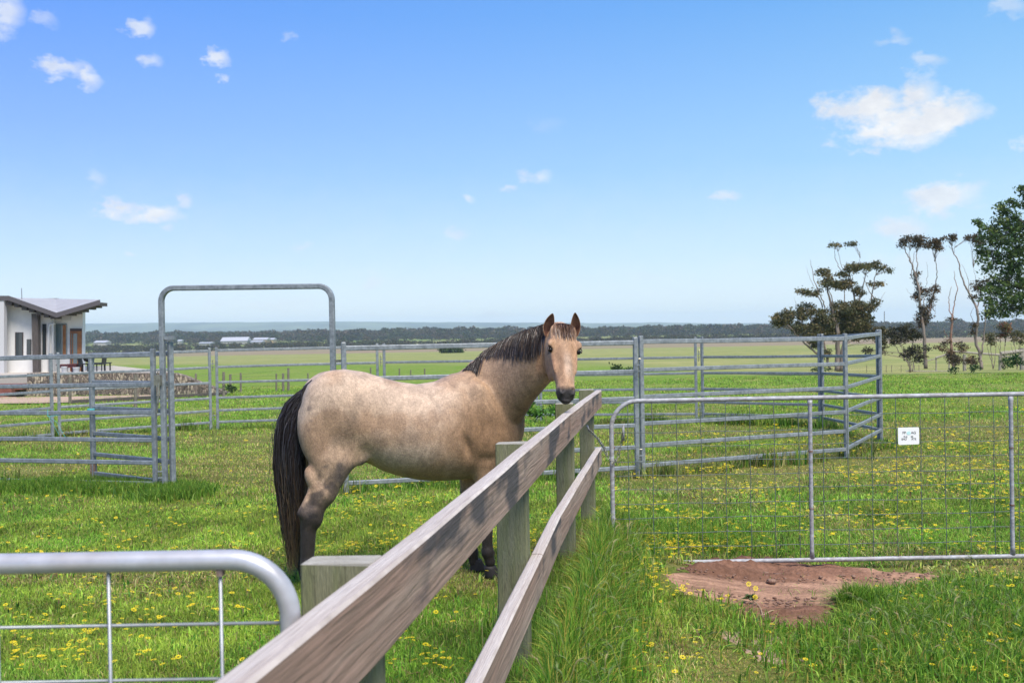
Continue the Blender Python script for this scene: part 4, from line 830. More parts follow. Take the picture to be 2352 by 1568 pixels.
# solid dock under the hair
mb = MB(); mb.sweep([l2w(p) for p in [Hp(722, 880, 0), Hp(706, 893, 0), Hp(690, 922, 0), Hp(678, 965, 0), Hp(673, 1010, 0)]], circ(.035, 10), scale=[1, 1, .95, .8, .3]); mb.build('tail_dock', mat('dock_hair', (.015,.012,.013), .6), horse, smooth=True)
# ------------------------------------------------------------------ grass, weeds and flowers
GRASSM = mat('grass_blade', (0,0,0), .55, spec=.3, attr='col', trans=.38)
FA = np.array([-.745, -.3]); 
def fence_d(x, y): return x-(-.66+.1575*y)        # + is to the right of the timber fence
pens = [(nA0[0], nA1[0]), (nC0[0], nC1[0]), (nD0[0], nD1[0]), (nE0[0], nE1[0]), (nF0[0], nF1[0]), (nG0[0], nG1[0]), (nH0[0], nH1[0]), (nI0[0], nI1[0]), (nJ0[0], nJ1[0]), (nK0[0], nK1[0]), (nL0[0], nL1[0])]
def pen_d(x, y):
    d = np.full(x.shape, 1e9)
    for a, b in pens:
        ex, ey = b[0]-a[0], b[1]-a[1]; t = np.clip(((x-a[0])*ex+(y-a[1])*ey)/(ex*ex+ey*ey), 0, 1); d = np.minimum(d, np.hypot(x-a[0]-ex*t, y-a[1]-ey*t))
    return d
def worn(x, y):
    """0 lush .. 1 worn, straw coloured"""
    w_ = sstep(.50, .70, fbm(x*.42+3.1, y*.42+1.7, 3))
    w_ = np.maximum(w_, .85*np.exp(-((x+3.6)/1.7)**2-((y-14.6)/2.0)**2)); w_ = np.maximum(w_, .85*np.exp(-((x-4.6)/2.8)**2-((y-14.3)/1.7)**2)); w_ = np.maximum(w_, .7*sstep(13, 15, y)*(1-sstep(20, 24, y))*sstep(.35, .6, fbm(x*.3, y*.5, 2)))
    return w_*(1-.75*np.exp(-((y-8.6)/1.1)**2)*(x < 0))
def scatter(n, y0, y1, wid=.66):
    y = np.sqrt(rng.uniform(y0**2, y1**2, n)); x = rng.uniform(-wid, wid, n)*(y+1.2); return x, y
def blades(name, x, y, h, w_, col_, lean=.5, curl=.5, stuff=None, z0=None):
    n = len(x); z = (ter(x, y) if z0 is None else z0)-.004; a = rng.uniform(0, 2*math.pi, n); sa, ca = np.sin(a), np.cos(a); l_ = np.abs(rng.normal(0, lean, n)); b = rng.uniform(0, 2*math.pi, n)
    dx, dy = np.cos(b)*l_*h, np.sin(b)*l_*h; hz = h/np.sqrt(1+l_*l_); V = np.zeros((n, 5, 3), np.float32)
    V[:, 0] = np.stack([x-ca*w_/2, y-sa*w_/2, z], -1); V[:, 1] = np.stack([x+ca*w_/2, y+sa*w_/2, z], -1)
    mx_, my_ = x+dx*.35, y+dy*.35; mz_ = z+hz*.62; V[:, 2] = np.stack([mx_-ca*w_*.4, my_-sa*w_*.4, mz_], -1); V[:, 3] = np.stack([mx_+ca*w_*.4, my_+sa*w_*.4, mz_], -1)
    V[:, 4] = np.stack([x+dx*(1+curl*.4), y+dy*(1+curl*.4), z+hz*(1-curl*l_*.3)], -1)
    i = np.arange(n)[:, None]*5; Lp_ = np.concatenate([i+np.array([[0, 1, 3, 2]]), i+np.array([[2, 3, 4]])], 1).ravel(); st_ = (np.arange(n)[:, None]*7+np.array([[0, 4]])).ravel()
    c = np.repeat(col_[:, None], 5, 1); o = fastmesh(name, V.reshape(-1, 3), Lp_, st_, GRASSM, col=c.reshape(-1, 3)); return o
G1 = np.array([.185, .385, .034]); G2 = np.array([.36, .53, .075]); G3 = np.array([.065, .20, .024]); ST = np.array([.58, .47, .20]); YG = np.array([.46, .50, .07]); RB = np.array([.30, .18, .09])
def gcol(x, y, dark=0.):
    n = len(x); wn = worn(x, y); r = rng.random(n); p = fbm(x*1.3+40, y*1.3+4, 3)[:, None]; c = G1*(1-p)+G2*p; q = fbm(x*.5+70, y*.5+14, 2)[:, None]; c = c*(1-.35*(q > .55))+YG*.35*(q > .55)
    k = (r < .04+.36*wn)[:, None]; c = np.where(k, ST, c); k = ((r > .94-.16*wn))[:, None]; c = np.where(k, RB, c); k = ((r > .55) & (r < .55+.22*wn))[:, None]; c = np.where(k, YG, c)
    k = ((r > .30) & (r < .45))[:, None]; c = np.where(k, G3, c); c = c*rng.uniform(.5, 1.45, (n, 1))*(.45+1.1*fbm(x*2.4+3, y*2.4, 3))[:, None]; return c*(1-dark)
def keep(x, y):
    d1 = polydist(DP, x, y); d2 = polydist(DP2, x, y); nz_ = rng.random(len(x)); k = (d1 > .05+(fbm(x*6, y*6, 2)-.5)*.22) | (nz_ < .012); k &= (d2 > .12) | ((d2 > 0) & (nz_ < .55)) | (nz_ < .06); return k
sc_ = 1.0 if not os.environ.get('QUICK') else .25
parts_ = []
for (n, y0, y1, h0, h1, ww) in ((360000, 4.4, 7.2, .022, .062, .0048), (320000, 7.2, 11, .025, .065, .0062), (230000, 11, 18, .03, .07, .0085), (170000, 18, 30, .04, .08, .012), (150000, 30, 52, .04, .085, .022)):
    x, y = scatter(int(n*sc_), y0, y1); k = keep(x, y); x, y = x[k], y[k]; wn = worn(x, y); lush = fbm(x*.9+11, y*.9+5, 3)
    k = rng.random(len(x)) < (1-.45*wn); x, y, wn, lush = x[k], y[k], wn[k], lush[k]
    h = rng.uniform(h0, h1, len(x))*(.45+1.15*lush)*(1-.5*wn)
    if y0 > 17: h *= 1.1
    h *= 1-.5*((y < 6.6) & (x > 1.0) & (x < 3.0) & (y > 4.9))*np.clip((3.0-x)/.4, 0, 1)
    blx = blades('grass', x, y, h, ww*rng.uniform(.6, 1.3, len(x)), gcol(x, y), .75, .6); parts_.append(blx)
# broad capeweed and dock leaves, close to the camera
x, y = scatter(int(60000*sc_), 4.4, 12); k = keep(x, y) & (fbm(x*2.1+5, y*2.1, 2) > .48); x, y = x[k], y[k]; parts_.append(blades('grass', x, y, rng.uniform(.03, .09, len(x)), rng.uniform(.009, .017, len(x)), gcol(x, y)*[.85, 1.0, .9], 1.4, .9))
# long grass: under the panels, along the timber fence, and thick stuff at lower right
x, y = scatter(int(420000*sc_), 9.5, 25); pd = pen_d(x, y); k = (pd < .75*(fbm(x*2.1, y*2.1, 3)-.32)) & (rng.random(len(x)) < .9); x, y = x[k], y[k]
tall = .6+1.2*sstep(.4, .7, fbm(x*.8+3, y*.8, 2)); parts_.append(blades('grass', x, y, rng.uniform(.08, .20, len(x))*tall, rng.uniform(.007, .012, len(x))*(1+(y > 14)*.6), gcol(x, y)*.55+G3*.35, .45, .5))
def tuft(cx, cy, rx, ry, n, hlo, hhi, wlo, whi, lean=.45, mixst=.12, dark=1.):
    n = int(n*sc_); x = cx+rng.normal(0, rx, n); y = cy+rng.normal(0, ry, n); k = polydist(DP, x, y) > -.05; x, y = x[k], y[k]; n = len(x); r = rng.random((n, 1)); c = np.where(r < .55, G1*.9, np.where(r < .85, G2, G3)); c = np.where(rng.random((n, 1)) < mixst, np.array([.45, .36, .08]), c)*rng.uniform(.5, 1.3, (n, 1))*dark
    parts_.append(blades('grass', x, y, rng.uniform(hlo, hhi, n), rng.uniform(wlo, whi, n), c, lean, .7))
for px, py, s_ in ((60, 1125, .5), (180, 1128, .5), (290, 1130, .4), (400, 1130, .22), (385, 1145, .2), (425, 1140, .15), (120, 1120, .4), (240, 1122, .4)):
    p = ongr(px, py); tuft(p[0], p[1], s_*.9, .18, 5500, .05, .18, .006, .012, .5, .02, .75)
yy = rng.uniform(2.9, 9.0, int(40000*sc_)); fd = np.abs(rng.normal(0, .175, len(yy)))+.0; xx = -.66+.1575*yy+.07+fd; r = rng.random((len(yy), 1)); cg = np.where(r < .45, G1*.9, np.where(r < .72, G2*.85, G3)); cg = np.where(rng.random((len(yy), 1)) < .17, np.array([.50, .42, .08]), cg)*rng.uniform(.5, 1.35, (len(yy), 1))
parts_.append(blades('grass', xx, yy, rng.uniform(.08, .36, len(yy))*np.clip(1.1-fd*1.5, .2, 1.05), rng.uniform(.004, .011, len(yy)), cg, .42, .9))
yy = rng.uniform(3.2, 9.0, int(14000*sc_)); xx = -.66+.1575*yy-.05-np.abs(rng.normal(0, .14, len(yy))); parts_.append(blades('grass', xx, yy, rng.uniform(.06, .22, len(yy)), rng.uniform(.004, .008, len(yy)), gcol(xx, yy), .4, .7))
p = ongr(2150, 1450); tuft(p[0], p[1], .65, .45, 24000, .03, .15, .004, .011, 1.0, .10); p = ongr(2075, 1425); tuft(p[0], p[1], .20, .12, 6000, .04, .14, .004, .010, 1.2, .06, .9)
p = ongr(2290, 1520); tuft(p[0], p[1], .5, .3, 12000, .03, .14, .004, .011, 1.0, .10); p = ongr(1960, 1390); tuft(p[0], p[1], .12, .06, 2200, .06, .2, .005, .009, .7, .02, .9)
p = ongr(2250, 1370); tuft(p[0], p[1], .4, .25, 11000, .03, .10, .005, .010, .9, .06); p = ongr(1545, 1230); tuft(p[0], p[1], .4, .3, 8000, .06, .18, .005, .010, .7, .08)
x, y = scatter(int(10*sc_), 7.5, 12); k = fbm(x*.8+3, y*.8+8, 2) > .52; x, y = x[k], y[k]
for a_, b_ in zip(x[:260], y[:260]): pass
# join all grass into one object
def joinobs(objs, name):
    Vs, Ls, Ss, Cs = [], [], [], []; vo = lo_ = 0
    for o in objs:
        me = o.data; nv = len(me.vertices); v_ = np.zeros(nv*3, np.float32); me.vertices.foreach_get('co', v_); nl = len(me.loops); l_ = np.zeros(nl, np.int32); me.loops.foreach_get('vertex_index', l_); s_ = np.zeros(len(me.polygons), np.int32); me.polygons.foreach_get('loop_start', s_)
        c_ = np.zeros(nv*4, np.float32); me.color_attributes['col'].data.foreach_get('color', c_); Vs.append(v_.reshape(-1, 3)); Ls.append(l_+vo); Ss.append(s_+lo_); Cs.append(c_.reshape(-1, 4)[:, :3]); vo += nv; lo_ += nl; m_ = me; bpy.data.objects.remove(o); bpy.data.meshes.remove(m_)
    return fastmesh(name, np.vstack(Vs), np.concatenate(Ls), np.concatenate(Ss), GRASSM, col=np.vstack(Cs))
tag(joinobs(parts_, 'grass'), 'green and straw coloured pasture grass growing over the whole paddock', 'grass', kind='stuff')
# barley grass seed heads on bent stems
SEEDM = mat('seed_head', (0,0,0), .7, attr='col', trans=.3); Vs, Ls, Ss, Cs = [], [], [], []; nv = 0; nl = 0
def seedhead(x, y, h, ln, s_):
    global nv, nl
    z = tz(x, y); a = random.uniform(0, 6.28); lean = random.uniform(.15, .6); d = np.array([math.cos(a), math.sin(a)]); P = []
    for t in np.linspace(0, 1, 6): P.append([x+d[0]*lean*h*t*t, y+d[1]*lean*h*t*t, z+h*t*(1-.15*lean*t)])
    P = np.array(P); dirn = P[-1]-P[-2]; dirn /= np.linalg.norm(dirn); Q = []
    for k in range(6): Q.append(P[-1]+dirn*ln*k/5); dirn = dirn+np.array([d[0]*.16, d[1]*.16, -.13]); dirn /= np.linalg.norm(dirn)
    c = np.array([.17, .235, .07])*random.uniform(.7, 1.3) if random.random() < .75 else np.array([.33, .29, .13])
    for pts, wd in ((P, [.0016]*6), (np.array(Q), [s_*.35, s_*.9, s_, s_*.9, s_*.6, s_*.12])):
        for ax2 in ((1, 0, 0), (0, 1, 0)):
            A = np.array(ax2)
            V = np.array([[p-A*w_, p+A*w_] for p, w_ in zip(pts, wd)]).reshape(-1, 3); Vs.append(V); Cs.append(np.tile(c, (len(V), 1)))
            for i in range(5): Ls.extend([nv+2*i, nv+2*i+1, nv+2*i+3, nv+2*i+2]); Ss.append(nl); nl += 4
            nv += len(V)
    if s_ > .003:                      # awns
        for k in range(26):
            b = np.array(Q)[random.randint(0, 4)]; dd_ = (np.array(Q)[-1]-np.array(Q)[0]); dd_ /= np.linalg.norm(dd_); e = b+(dd_+rng.normal(0, .3, 3))*.03; V = np.array([b-[.0008,0,0], b+[.0008,0,0], e]); Vs.append(V); Cs.append(np.tile(c*1.2, (3, 1))); Ls.extend([nv, nv+1, nv+2]); Ss.append(nl); nl += 3; nv += 3
for k in range(int(420*max(sc_, .3))):
    if k < 170: yq = random.uniform(3.4, 8.2); xq = -.66+.1575*yq+.12+abs(random.gauss(0, .22)); h = random.uniform(.18, .38)
    elif k < 330: p = ongr(random.uniform(1930, 2345), random.uniform(1340, 1560)); xq, yq = p[0], p[1]; h = random.uniform(.12, .26)
    else: p = ongr(random.uniform(1450, 2345), random.uniform(1180, 1290)); xq, yq = p[0], p[1]; h = random.uniform(.12, .22)
    if polydist(DP, np.array([xq]), np.array([yq]))[0] < .03: continue
    seedhead(xq, yq, h, random.uniform(.035, .07), random.uniform(.0035, .0065))
tag(fastmesh('seed_grass', np.vstack(Vs), Ls, Ss, SEEDM, col=np.vstack(Cs)), 'bent barley grass stems with pale seed heads by the timber fence and dirt patch', 'grass', kind='stuff')
# capeweed daisies
PET = mat('daisy_petal', (.85,.66,.012), .6, var=.12, nscale=60, trans=.2); DARKC = mat('daisy_centre', (.10,.055,.008), .9); STEMM = mat('daisy_stem', (.09,.15,.03), .8)
def daisy_geo(r, k=9, h=.08):
    V, F, mi = [], [], []
    for i in range(k):
        a = 2*math.pi*i/k; da = .26; up = .07
        ids = len(V); V += [[r*.22*math.cos(a), r*.22*math.sin(a), 0], [r*.7*math.cos(a-da), r*.7*math.sin(a-da), r*up], [r*math.cos(a), r*math.sin(a), r*up*.9], [r*.7*math.cos(a+da), r*.7*math.sin(a+da), r*up]]; F.append((ids, ids+1, ids+2, ids+3)); mi.append(0)
    ids = len(V); V += [[r*.15*math.cos(a), r*.15*math.sin(a), .002] for a in np.linspace(0, 6.28, 8)[:-1]]+[[0, 0, r*.14]]; F += [(ids+i, ids+(i+1) % 7, ids+7) for i in range(7)]; mi += [1]*7
    ids = len(V); V += [[.0011*math.cos(a), .0011*math.sin(a), zq] for zq in (0, -h) for a in (0, 2.1, 4.2)]; F += [(ids+i, ids+(i+1) % 3, ids+3+(i+1) % 3, ids+3+i) for i in range(3)]; mi += [2]*3
    return np.array(V), F, mi
DV, DF, DM = daisy_geo(1.0)
def flower_sites():
    pts = []; wts = [((0, 1600), (1180, 1340), 760, .54), ((0, 680), (1330, 1560), 130, .55), ((1400, 2350), (1080, 1280), 900, .55), ((1250, 1700), (1250, 1420), 220, .5), ((1420, 2351), (1000, 1100), 500, .53), ((1700, 2351), (900, 1010), 430, .45), ((780, 1130), (1110, 1180), 120, .42), ((880, 1100), (1350, 1560), 35, .3), ((1230, 1800), (1440, 1568), 45, .4), ((2000, 2351), (1320, 1568), 60, .3), ((0, 640), (1000, 1180), 90, .4)]
    for (x0, x1), (y0, y1), n, th in wts:
        c = 0; tries = 0
        while c < n and tries < n*40:
            tries += 1; px, py = random.uniform(x0, x1), random.uniform(y0, y1); p = ongr(px, py)
            if fbm(np.array([p[0]*1.1+31]), np.array([p[1]*1.1]), 3)[0] < th-.0 and random.random() < .85: continue
            if polydist(DP, np.array([p[0]]), np.array([p[1]]))[0] < .0: continue
            pts.append((p[0], p[1])); c += 1
            for _ in range(random.choice((0, 0, 1, 2))): pts.append((p[0]+random.gauss(0, .05), p[1]+random.gauss(0, .05)))
    for px, py in ((2205, 1510), (2215, 1505), (2225, 1512), (2210, 1520), (2228, 1518), (2200, 1528), (2270, 1505), (2283, 1508), (2300, 1510), (2310, 1514), (2322, 1507), (2200, 1545), (1850, 1555), (1862, 1558), (1870, 1562), (1940, 1555), (1955, 1562), (2080, 1432), (325, 1495), (340, 1500), (300, 1497), (1025, 1525), (1000, 1528), (950, 1508)): p = ongr(px, py-10); pts.append((p[0], p[1]))
    return pts
fl_ = flower_sites(); fl_.sort(key=lambda p: p[1])
DMESH = bpy.data.meshes.new('daisy')
V_ = DV*np.array([.0155, .0155, .0155]); V_[-3:, 2] = -.075; V_[-6:-3, 2] = 0; V_[-6:] [:, :2] *= 1
DMESH.from_pydata(V_.tolist(), [], DF)
for m_ in (PET, DARKC, STEMM): DMESH.materials.append(m_)
DMESH.polygons.foreach_set('material_index', DM)
NIND = 300
for i, (x, y) in enumerate(fl_[:NIND]):
    o = bpy.data.objects.new('daisy', DMESH); C.objects.link(o); s_ = random.uniform(.8, 1.3); o.location = (x, y, tz(x, y)+random.uniform(.05, .085)); o.scale = (s_,)*3; o.rotation_euler = (random.gauss(0, .16), random.gauss(0, .16), random.uniform(0, 6.28))
    tag(o, 'small yellow daisy open in the near grass', 'flower', 'yellow daisies in the near grass')
Vs, Ls, Ss, Ms = [], [], [], []; nv = nl = 0
for (x, y) in fl_[NIND:]:
    s_ = .0165*random.uniform(.7, 1.3)*(1+.35*max(0, min(1, (y-9)/6))); V, F, mi = DV*s_, DF, DM; a, b = random.gauss(0, .2), random.gauss(0, .2); V = V.copy(); V[:, 2] += a*V[:, 0]+b*V[:, 1]; V = V[:-6]+[x, y, tz(x, y)+random.uniform(.05, .10)]
    for f_, m__ in zip(F, mi):
        if m__ == 2: continue
        Ls.extend([nv+q for q in f_]); Ss.append(nl); nl += len(f_); Ms.append(m__)
    Vs.append(V); nv += len(V)
o = fastmesh('daisies', np.vstack(Vs), Ls, Ss, PET); o.data.materials.append(DARKC); o.data.polygons.foreach_set('material_index', Ms); tag(o, 'countless small yellow daisies massed through the paddock further off', 'flowers', kind='stuff')
# dandelion like plant growing out of the dirt
p = ongr(1722, 1388); t = thing('yellow_weed', 'leafy weed with three yellow flowers growing out of the dirt patch', 'weed', (p[0], p[1], tz(p[0], p[1])))
mb = MB()
for k in range(26):
    a = random.uniform(0, 6.28); L_ = random.uniform(.03, .075); d = np.array([math.cos(a), math.sin(a), 0]); s_ = np.array([-d[1], d[0], 0]); b = p+[0, 0, .03+random.uniform(0, .03)]; w_ = .012
    mb.add([b, b+d*L_*.5+s_*w_+[0,0,.015], b+d*L_+[0,0,random.uniform(-.01,.02)], b+d*L_*.5-s_*w_+[0,0,.015]], [(0, 1, 2, 3)])
mb.build('leaves', mat('weed_leaf', (.05,.085,.015), .6, var=.3, nscale=60), t)
for px, py in ((1719, 1340), (1735, 1350), (1734, 1370)):
    q = at(px, py, p[1]-.02); mb = MB(); mb.sweep([p+[0,0,.03], (p+q)/2+[.006,0,.01], q], circ(.0013, 5)); st_ = mb.build('stem', STEMM, t)
    V = DV[:-6]*.021; V = V+V[:, [0]]*0; V = np.stack([V[:, 0], -V[:, 2]+V[:, 1]*.35, V[:, 1]*.93], -1)+q; o = mesh_from('flower', V, [f_ for f_, m__ in zip(DF, DM) if m__ < 2], PET, t)
for k, (px, py, qx, qy) in enumerate(((1735, 1395, 1752, 1428), (1752, 1425, 1782, 1412))):
    a, b = ongr(px, py), ongr(qx, qy); mb = MB(); mb.sweep([a+[0,0,.04], (a+b)/2+[.01,0,.05], b+[0,0,.035]], circ(.0028, 5)); tag(mb.build('twig', mat('dry_straw', (.42,.30,.20), .8), loc=a), ('dry straw twig lying aslant under the yellow weed', 'dry straw twig lying on the soil right of the yellow weed')[k], 'twig', 'dry twigs on the dirt')
# ------------------------------------------------------------------ white house far left
PLAS = mat('white_render', (.70,.69,.68), .85, var=.05, nscale=1.2, bump=.1); PLASG = mat('shaded_white_render', (.50,.50,.51), .85, var=.05); DKT = mat('dark_timber', (.06,.05,.048), .8, noise=(.10,.085,.075), nscale=4, stretch=(4,4,1))  # second render: the white one with shade painted in as grey
ROOF = mat('roof_iron', (.38,.38,.385), .7, 0, noise=(.33,.32,.32), nscale=1.5); FASC = mat('roof_fascia', (.09,.08,.085), .6); CEDAR = mat('cedar_frame', (.33,.14,.045), .6, noise=(.22,.08,.03), nscale=3); GLASS = mat('window_glass', (.03,.04,.045), .06, spec=1.0)
GLASS2 = mat('clear_glass', (.10,.14,.15), .05, spec=1.0); DKW = mat('dark_frame', (.055,.035,.035), .6); DOWN = mat('downpipe', (.62,.62,.62), .5)
def quadp(pts, Y, th, mb=None, back=True):
    """outline in photo pixels at depth Y, thickness th going back"""
    mb = mb or MB(); P = [at(x, y, Y) for x, y in pts]; mb.prism(P, (0, 1, 0), th); return mb
hb = at(60, 884, 50); house = thing('white_house', 'white rendered house with a grey butterfly roof and cedar framed door', 'house', (hb[0], 50, tz(hb[0], 50)))
quadp([(9,688),(60,700),(118,722),(118,888),(9,888)], 50, .3).build('wall', PLAS, house)
quadp([(-180,684),(9,688),(9,890),(-180,890)], 49.2, .3).build('wall', PLASG, house, label='wall at the far left with its shade painted grey')
quadp([(118,722),(140,722),(190,700),(190,860),(118,860)], 50.6, .3).build('wall', PLAS, house)
mb = MB(); P = [at(190, 700, 50.6), at(190, 858, 50.6)]; SX = (at(184, 780, 57)[0]-P[0][0]); mb.hexa([(P[1][0]-.3,50.91,P[1][2]),(P[1][0]-.003,50.91,P[1][2]),(P[1][0]+SX,57,P[1][2]),(P[1][0]+SX-.3,57,P[1][2]),(P[0][0]-.3,50.91,P[0][2]),(P[0][0]-.003,50.91,P[0][2]),(P[0][0]+SX,57,P[0][2]-.0),(P[0][0]+SX-.3,57,P[0][2]-.0)]); mb.build('wall', PLAS, house)
# butterfly roof plates
FLp, Vf, FRp = at(20, 680, 49.2), at(130, 719, 49.2), at(230, 689, 49.2); BL, Vb, BR = at(40, 684, 58), at(128, 686, 58), at(229, 688, 58); far = at(-180, 681, 49.2); farb = at(-180, 681.5, 58)
mb = MB()
for quad in ((far, FLp, BL, farb), (FLp, Vf, Vb, BL), (Vf, FRp, BR, Vb)): mb.prism(quad, (0, 0, -1), .12)
mb.build('roof', ROOF, house)
mb = MB()
for a, b in ((far, FLp), (FLp, Vf), (Vf, FRp)): mb.prism([a+[0,-.03,.02], b+[0,-.03,.02], b+[0,-.03,-.22], a+[0,-.03,-.22]], (0, 1, 0), .06-.035)
mb.build('fascia', FASC, house)
mb = MB(); quadp([(52,687),(127,684.5),(127,690),(110,689)], 58.5, .5, mb); mb.build('rear_roof', ROOF, house)
mb = MB(); quadp([(110,690.5),(127,685),(127,691)], 58.3, .15, mb); mb.build('gable_end', FASC, house)
for (x, y) in [(20,695),(37,699),(54,706),(71,711),(88,717),(105,723),(120,726),(-10,694),(-40,694)]:
    a = at(x-5, y-4, 49.3); b = at(x+7, y+6, 49.3); mb = MB(); mb.box((a[0], 49.3, b[2]), (b[0], 50.0, a[2])); mb.build('rafter_end', DKT, house)
for (x, y) in [(145,720),(158,716),(174,712),(191,706),(205,702),(217,698)]:
    a = at(x-4, y-4, 49.3); b = at(x+5, y+4, 49.3); mb = MB(); mb.box((a[0], 49.3, b[2]), (b[0], 50.6, a[2])); mb.build('rafter_end', DKT, house)
quadp([(72,720),(86,720),(88,860),(75,860)], 49.5, .3).build('timber_post', DKT, house)
def win(x0, x1, y0, y1, Y, fm, gm, fw_=1.4, name='window', mull=()):
    w_ = quadp([(x0,y0),(x1,y0),(x1,y1),(x0,y1)], Y-.05, .049).build(name, fm, house)
    quadp([(x0+fw_,y0+fw_),(x1-fw_,y0+fw_),(x1-fw_,y1-fw_),(x0+fw_,y1-fw_)], Y-.06, .009).build('pane', gm, w_)
    for m_ in mull: quadp([(m_,y0+fw_),(m_+1.6,y0+fw_),(m_+1.6,y1-fw_),(m_,y1-fw_)], Y-.075, .014).build('mullion', fm, w_)
    return w_
win(34.5, 52.5, 763, 821, 50, DKW, GLASS); win(61, 71, 779, 814, 50, DKW, GLASS, .8, 'vent'); win(97, 105.5, 744, 819, 50, DKW, GLASS, .8)
win(127, 155, 742, 816, 50.6, DOWN, GLASS2, 1.2); quadp([(144,746),(151,746),(151,815),(144,815)], 50.53, .02).build('window_jamb', CEDAR, house)
win(159, 189, 753, 858, 50.6, DOWN, DKW, 1.2, 'door_surround'); d_ = quadp([(161,760),(187,760),(187,857),(161,857)], 50.52, .02).build('door', CEDAR, house)
quadp([(168,766),(177,766),(177,852),(168,852)], 50.505, .012).build('pane', GLASS2, d_); quadp([(163,766),(165,766),(165,852),(163,852)], 50.505, .012).build('pane', GLASS, d_)
mb = MB(); a, b = at(112, 745, 49.9), at(115, 862, 49.9); mb.sweep([at(126,742,49.9), at(114,745,49.9), at(112,752,49.9), at(112.5,862,49.9)], circ(.05, 8)); mb.build('downpipe', DOWN, house, smooth=True)
mb = MB(); mb.sweep([at(121,735,49.9), at(121,745,49.9), at(121,862,49.9)], circ(.035, 8)); mb.build('downpipe', DOWN, house, smooth=True)
mb = MB(); a = at(50, 690, 57); mb.sweep([a, a+[0,0,.7]], circ(.02, 5)); mb.build('aerial', FASC, house)
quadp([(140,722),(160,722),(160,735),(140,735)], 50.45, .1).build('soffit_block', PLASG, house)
# patio, stone wall, steps, gravel
pz = at(100, 858, 46.4)[2]
STONE = bpy.data.materials.new('dry_stone'); STONE.use_nodes = True; t_ = STONE.node_tree; n_ = t_.nodes; l_ = t_.links; b_ = n_['Principled BSDF']; b_.inputs['Roughness'].default_value = .9
tcx = n_.new('ShaderNodeTexCoord'); mpx = n_.new('ShaderNodeMapping'); mpx.inputs['Scale'].default_value = (1.7, 1.7, .75); l_.new(tcx.outputs['Object'], mpx.inputs[0]); vo = n_.new('ShaderNodeTexVoronoi'); vo.inputs['Scale'].default_value = 6.5; l_.new(mpx.outputs[0], vo.inputs['Vector'])
rp = n_.new('ShaderNodeValToRGB'); rp.color_ramp.elements[0].color = (.11,.09,.075,1); rp.color_ramp.elements[1].color = (.50,.42,.31,1); e_ = rp.color_ramp.elements.new(.5); e_.color = (.24,.185,.15,1); sx_ = n_.new('ShaderNodeSeparateColor'); l_.new(vo.outputs['Color'], sx_.inputs[0]); l_.new(sx_.outputs[0], rp.inputs[0])
vo2 = n_.new('ShaderNodeTexVoronoi'); vo2.feature = 'DISTANCE_TO_EDGE'; vo2.inputs['Scale'].default_value = 6.5; l_.new(mpx.outputs[0], vo2.inputs['Vector']); mr_ = n_.new('ShaderNodeMapRange'); mr_.inputs[1].default_value = 0; mr_.inputs[2].default_value = .12; mr_.inputs[3].default_value = .5; l_.new(vo2.outputs[0], mr_.inputs[0]); sc2 = n_.new('ShaderNodeVectorMath'); sc2.operation = 'SCALE'; l_.new(rp.outputs[0], sc2.inputs[0]); l_.new(mr_.outputs[0], sc2.inputs['Scale']); l_.new(sc2.outputs[0], b_.inputs['Base Color'])
bpx = n_.new('ShaderNodeBump'); bpx.inputs['Distance'].default_value = .06; l_.new(mr_.outputs[0], bpx.inputs['Height']); l_.new(bpx.outputs[0], b_.inputs['Normal'])
SY = 46.; sb = at(200, 918, SY); swall = thing('stone_wall', 'low dry stone retaining wall in front of the white house', 'stone wall', (sb[0], SY, tz(sb[0], SY)))
mb = MB(); top = [(62,857),(100,856),(400,857),(420,862),(466,881),(500,893),(530,905)]; bot = [(530,916),(400,918),(200,922),(20,924),(20,900),(62,880)]
rngx = list(top)+list(bot); quadp(rngx, SY, .5, mb); mb.build('stone_face', STONE, swall)
# flat patio behind the wall
mb = MB(); a, b = at(-180, 858, SY+.5), at(400, 858, SY+.5); zq = (pz-1.1, pz-.03); mb.hexa([(a[0], SY+.502, z_) if i_ == 0 else (b[0], SY+.502, z_) if i_ == 1 else (at(262, 858, 60)[0], 60, z_) if i_ == 2 else (a[0], 60, z_) for z_ in zq for i_ in range(4)]); tag(mb.build('patio', mat('patio_paving', (.42,.38,.33), .9, var=.1)), 'paved patio between the stone wall and the white house', kind='structure')
BR = mat('red_brick', (.17,.06,.045), .9, noise=(.24,.10,.07), nscale=5); mb = MB()
sp = at(20, 905, SY-.4); st = thing('brick_steps', 'dark red brick steps at the left end of the stone wall', 'steps', (sp[0], SY-.4, sp[2]-.3))
for k, (x1, y0, y1, dY) in enumerate(((62, 884, 893, .6), (40, 893, 903, .25), (27, 903, 916, -.1))):
    a = at(-180, y0, SY-.3+dY*.5); b = at(x1, y1, SY-.3+dY*.5); mb = MB(); mb.box((a[0], SY-1.0+dY, b[2]), (b[0], SY-.01, a[2])); mb.build('step', BR, st)
def sheet(name, pix, lift, m, label, sub=14):
    P = [ongr(*p) for p in pix]; P = np.array(P); c = P.mean(0); V = [c]+list(P); V = np.array(V); V[:, 2] = ter(V[:, 0], V[:, 1])+lift
    # ring subdivision so that it follows the ground
    n = len(P); VV = [V[0]]; F = []
    for r_ in range(1, 7):
        for i in range(n): q = V[0]+(V[1+i]-V[0])*r_/6; q[2] = tz(q[0], q[1])+lift; VV.append(q)
    for i in range(n): F.append((0, 1+i, 1+(i+1) % n))
    for r_ in range(5):
        for i in range(n): F.append((1+r_*n+i, 1+(r_+1)*n+i, 1+(r_+1)*n+(i+1) % n, 1+r_*n+(i+1) % n))
    return tag(mesh_from(name, VV, F, m), label, kind='structure')
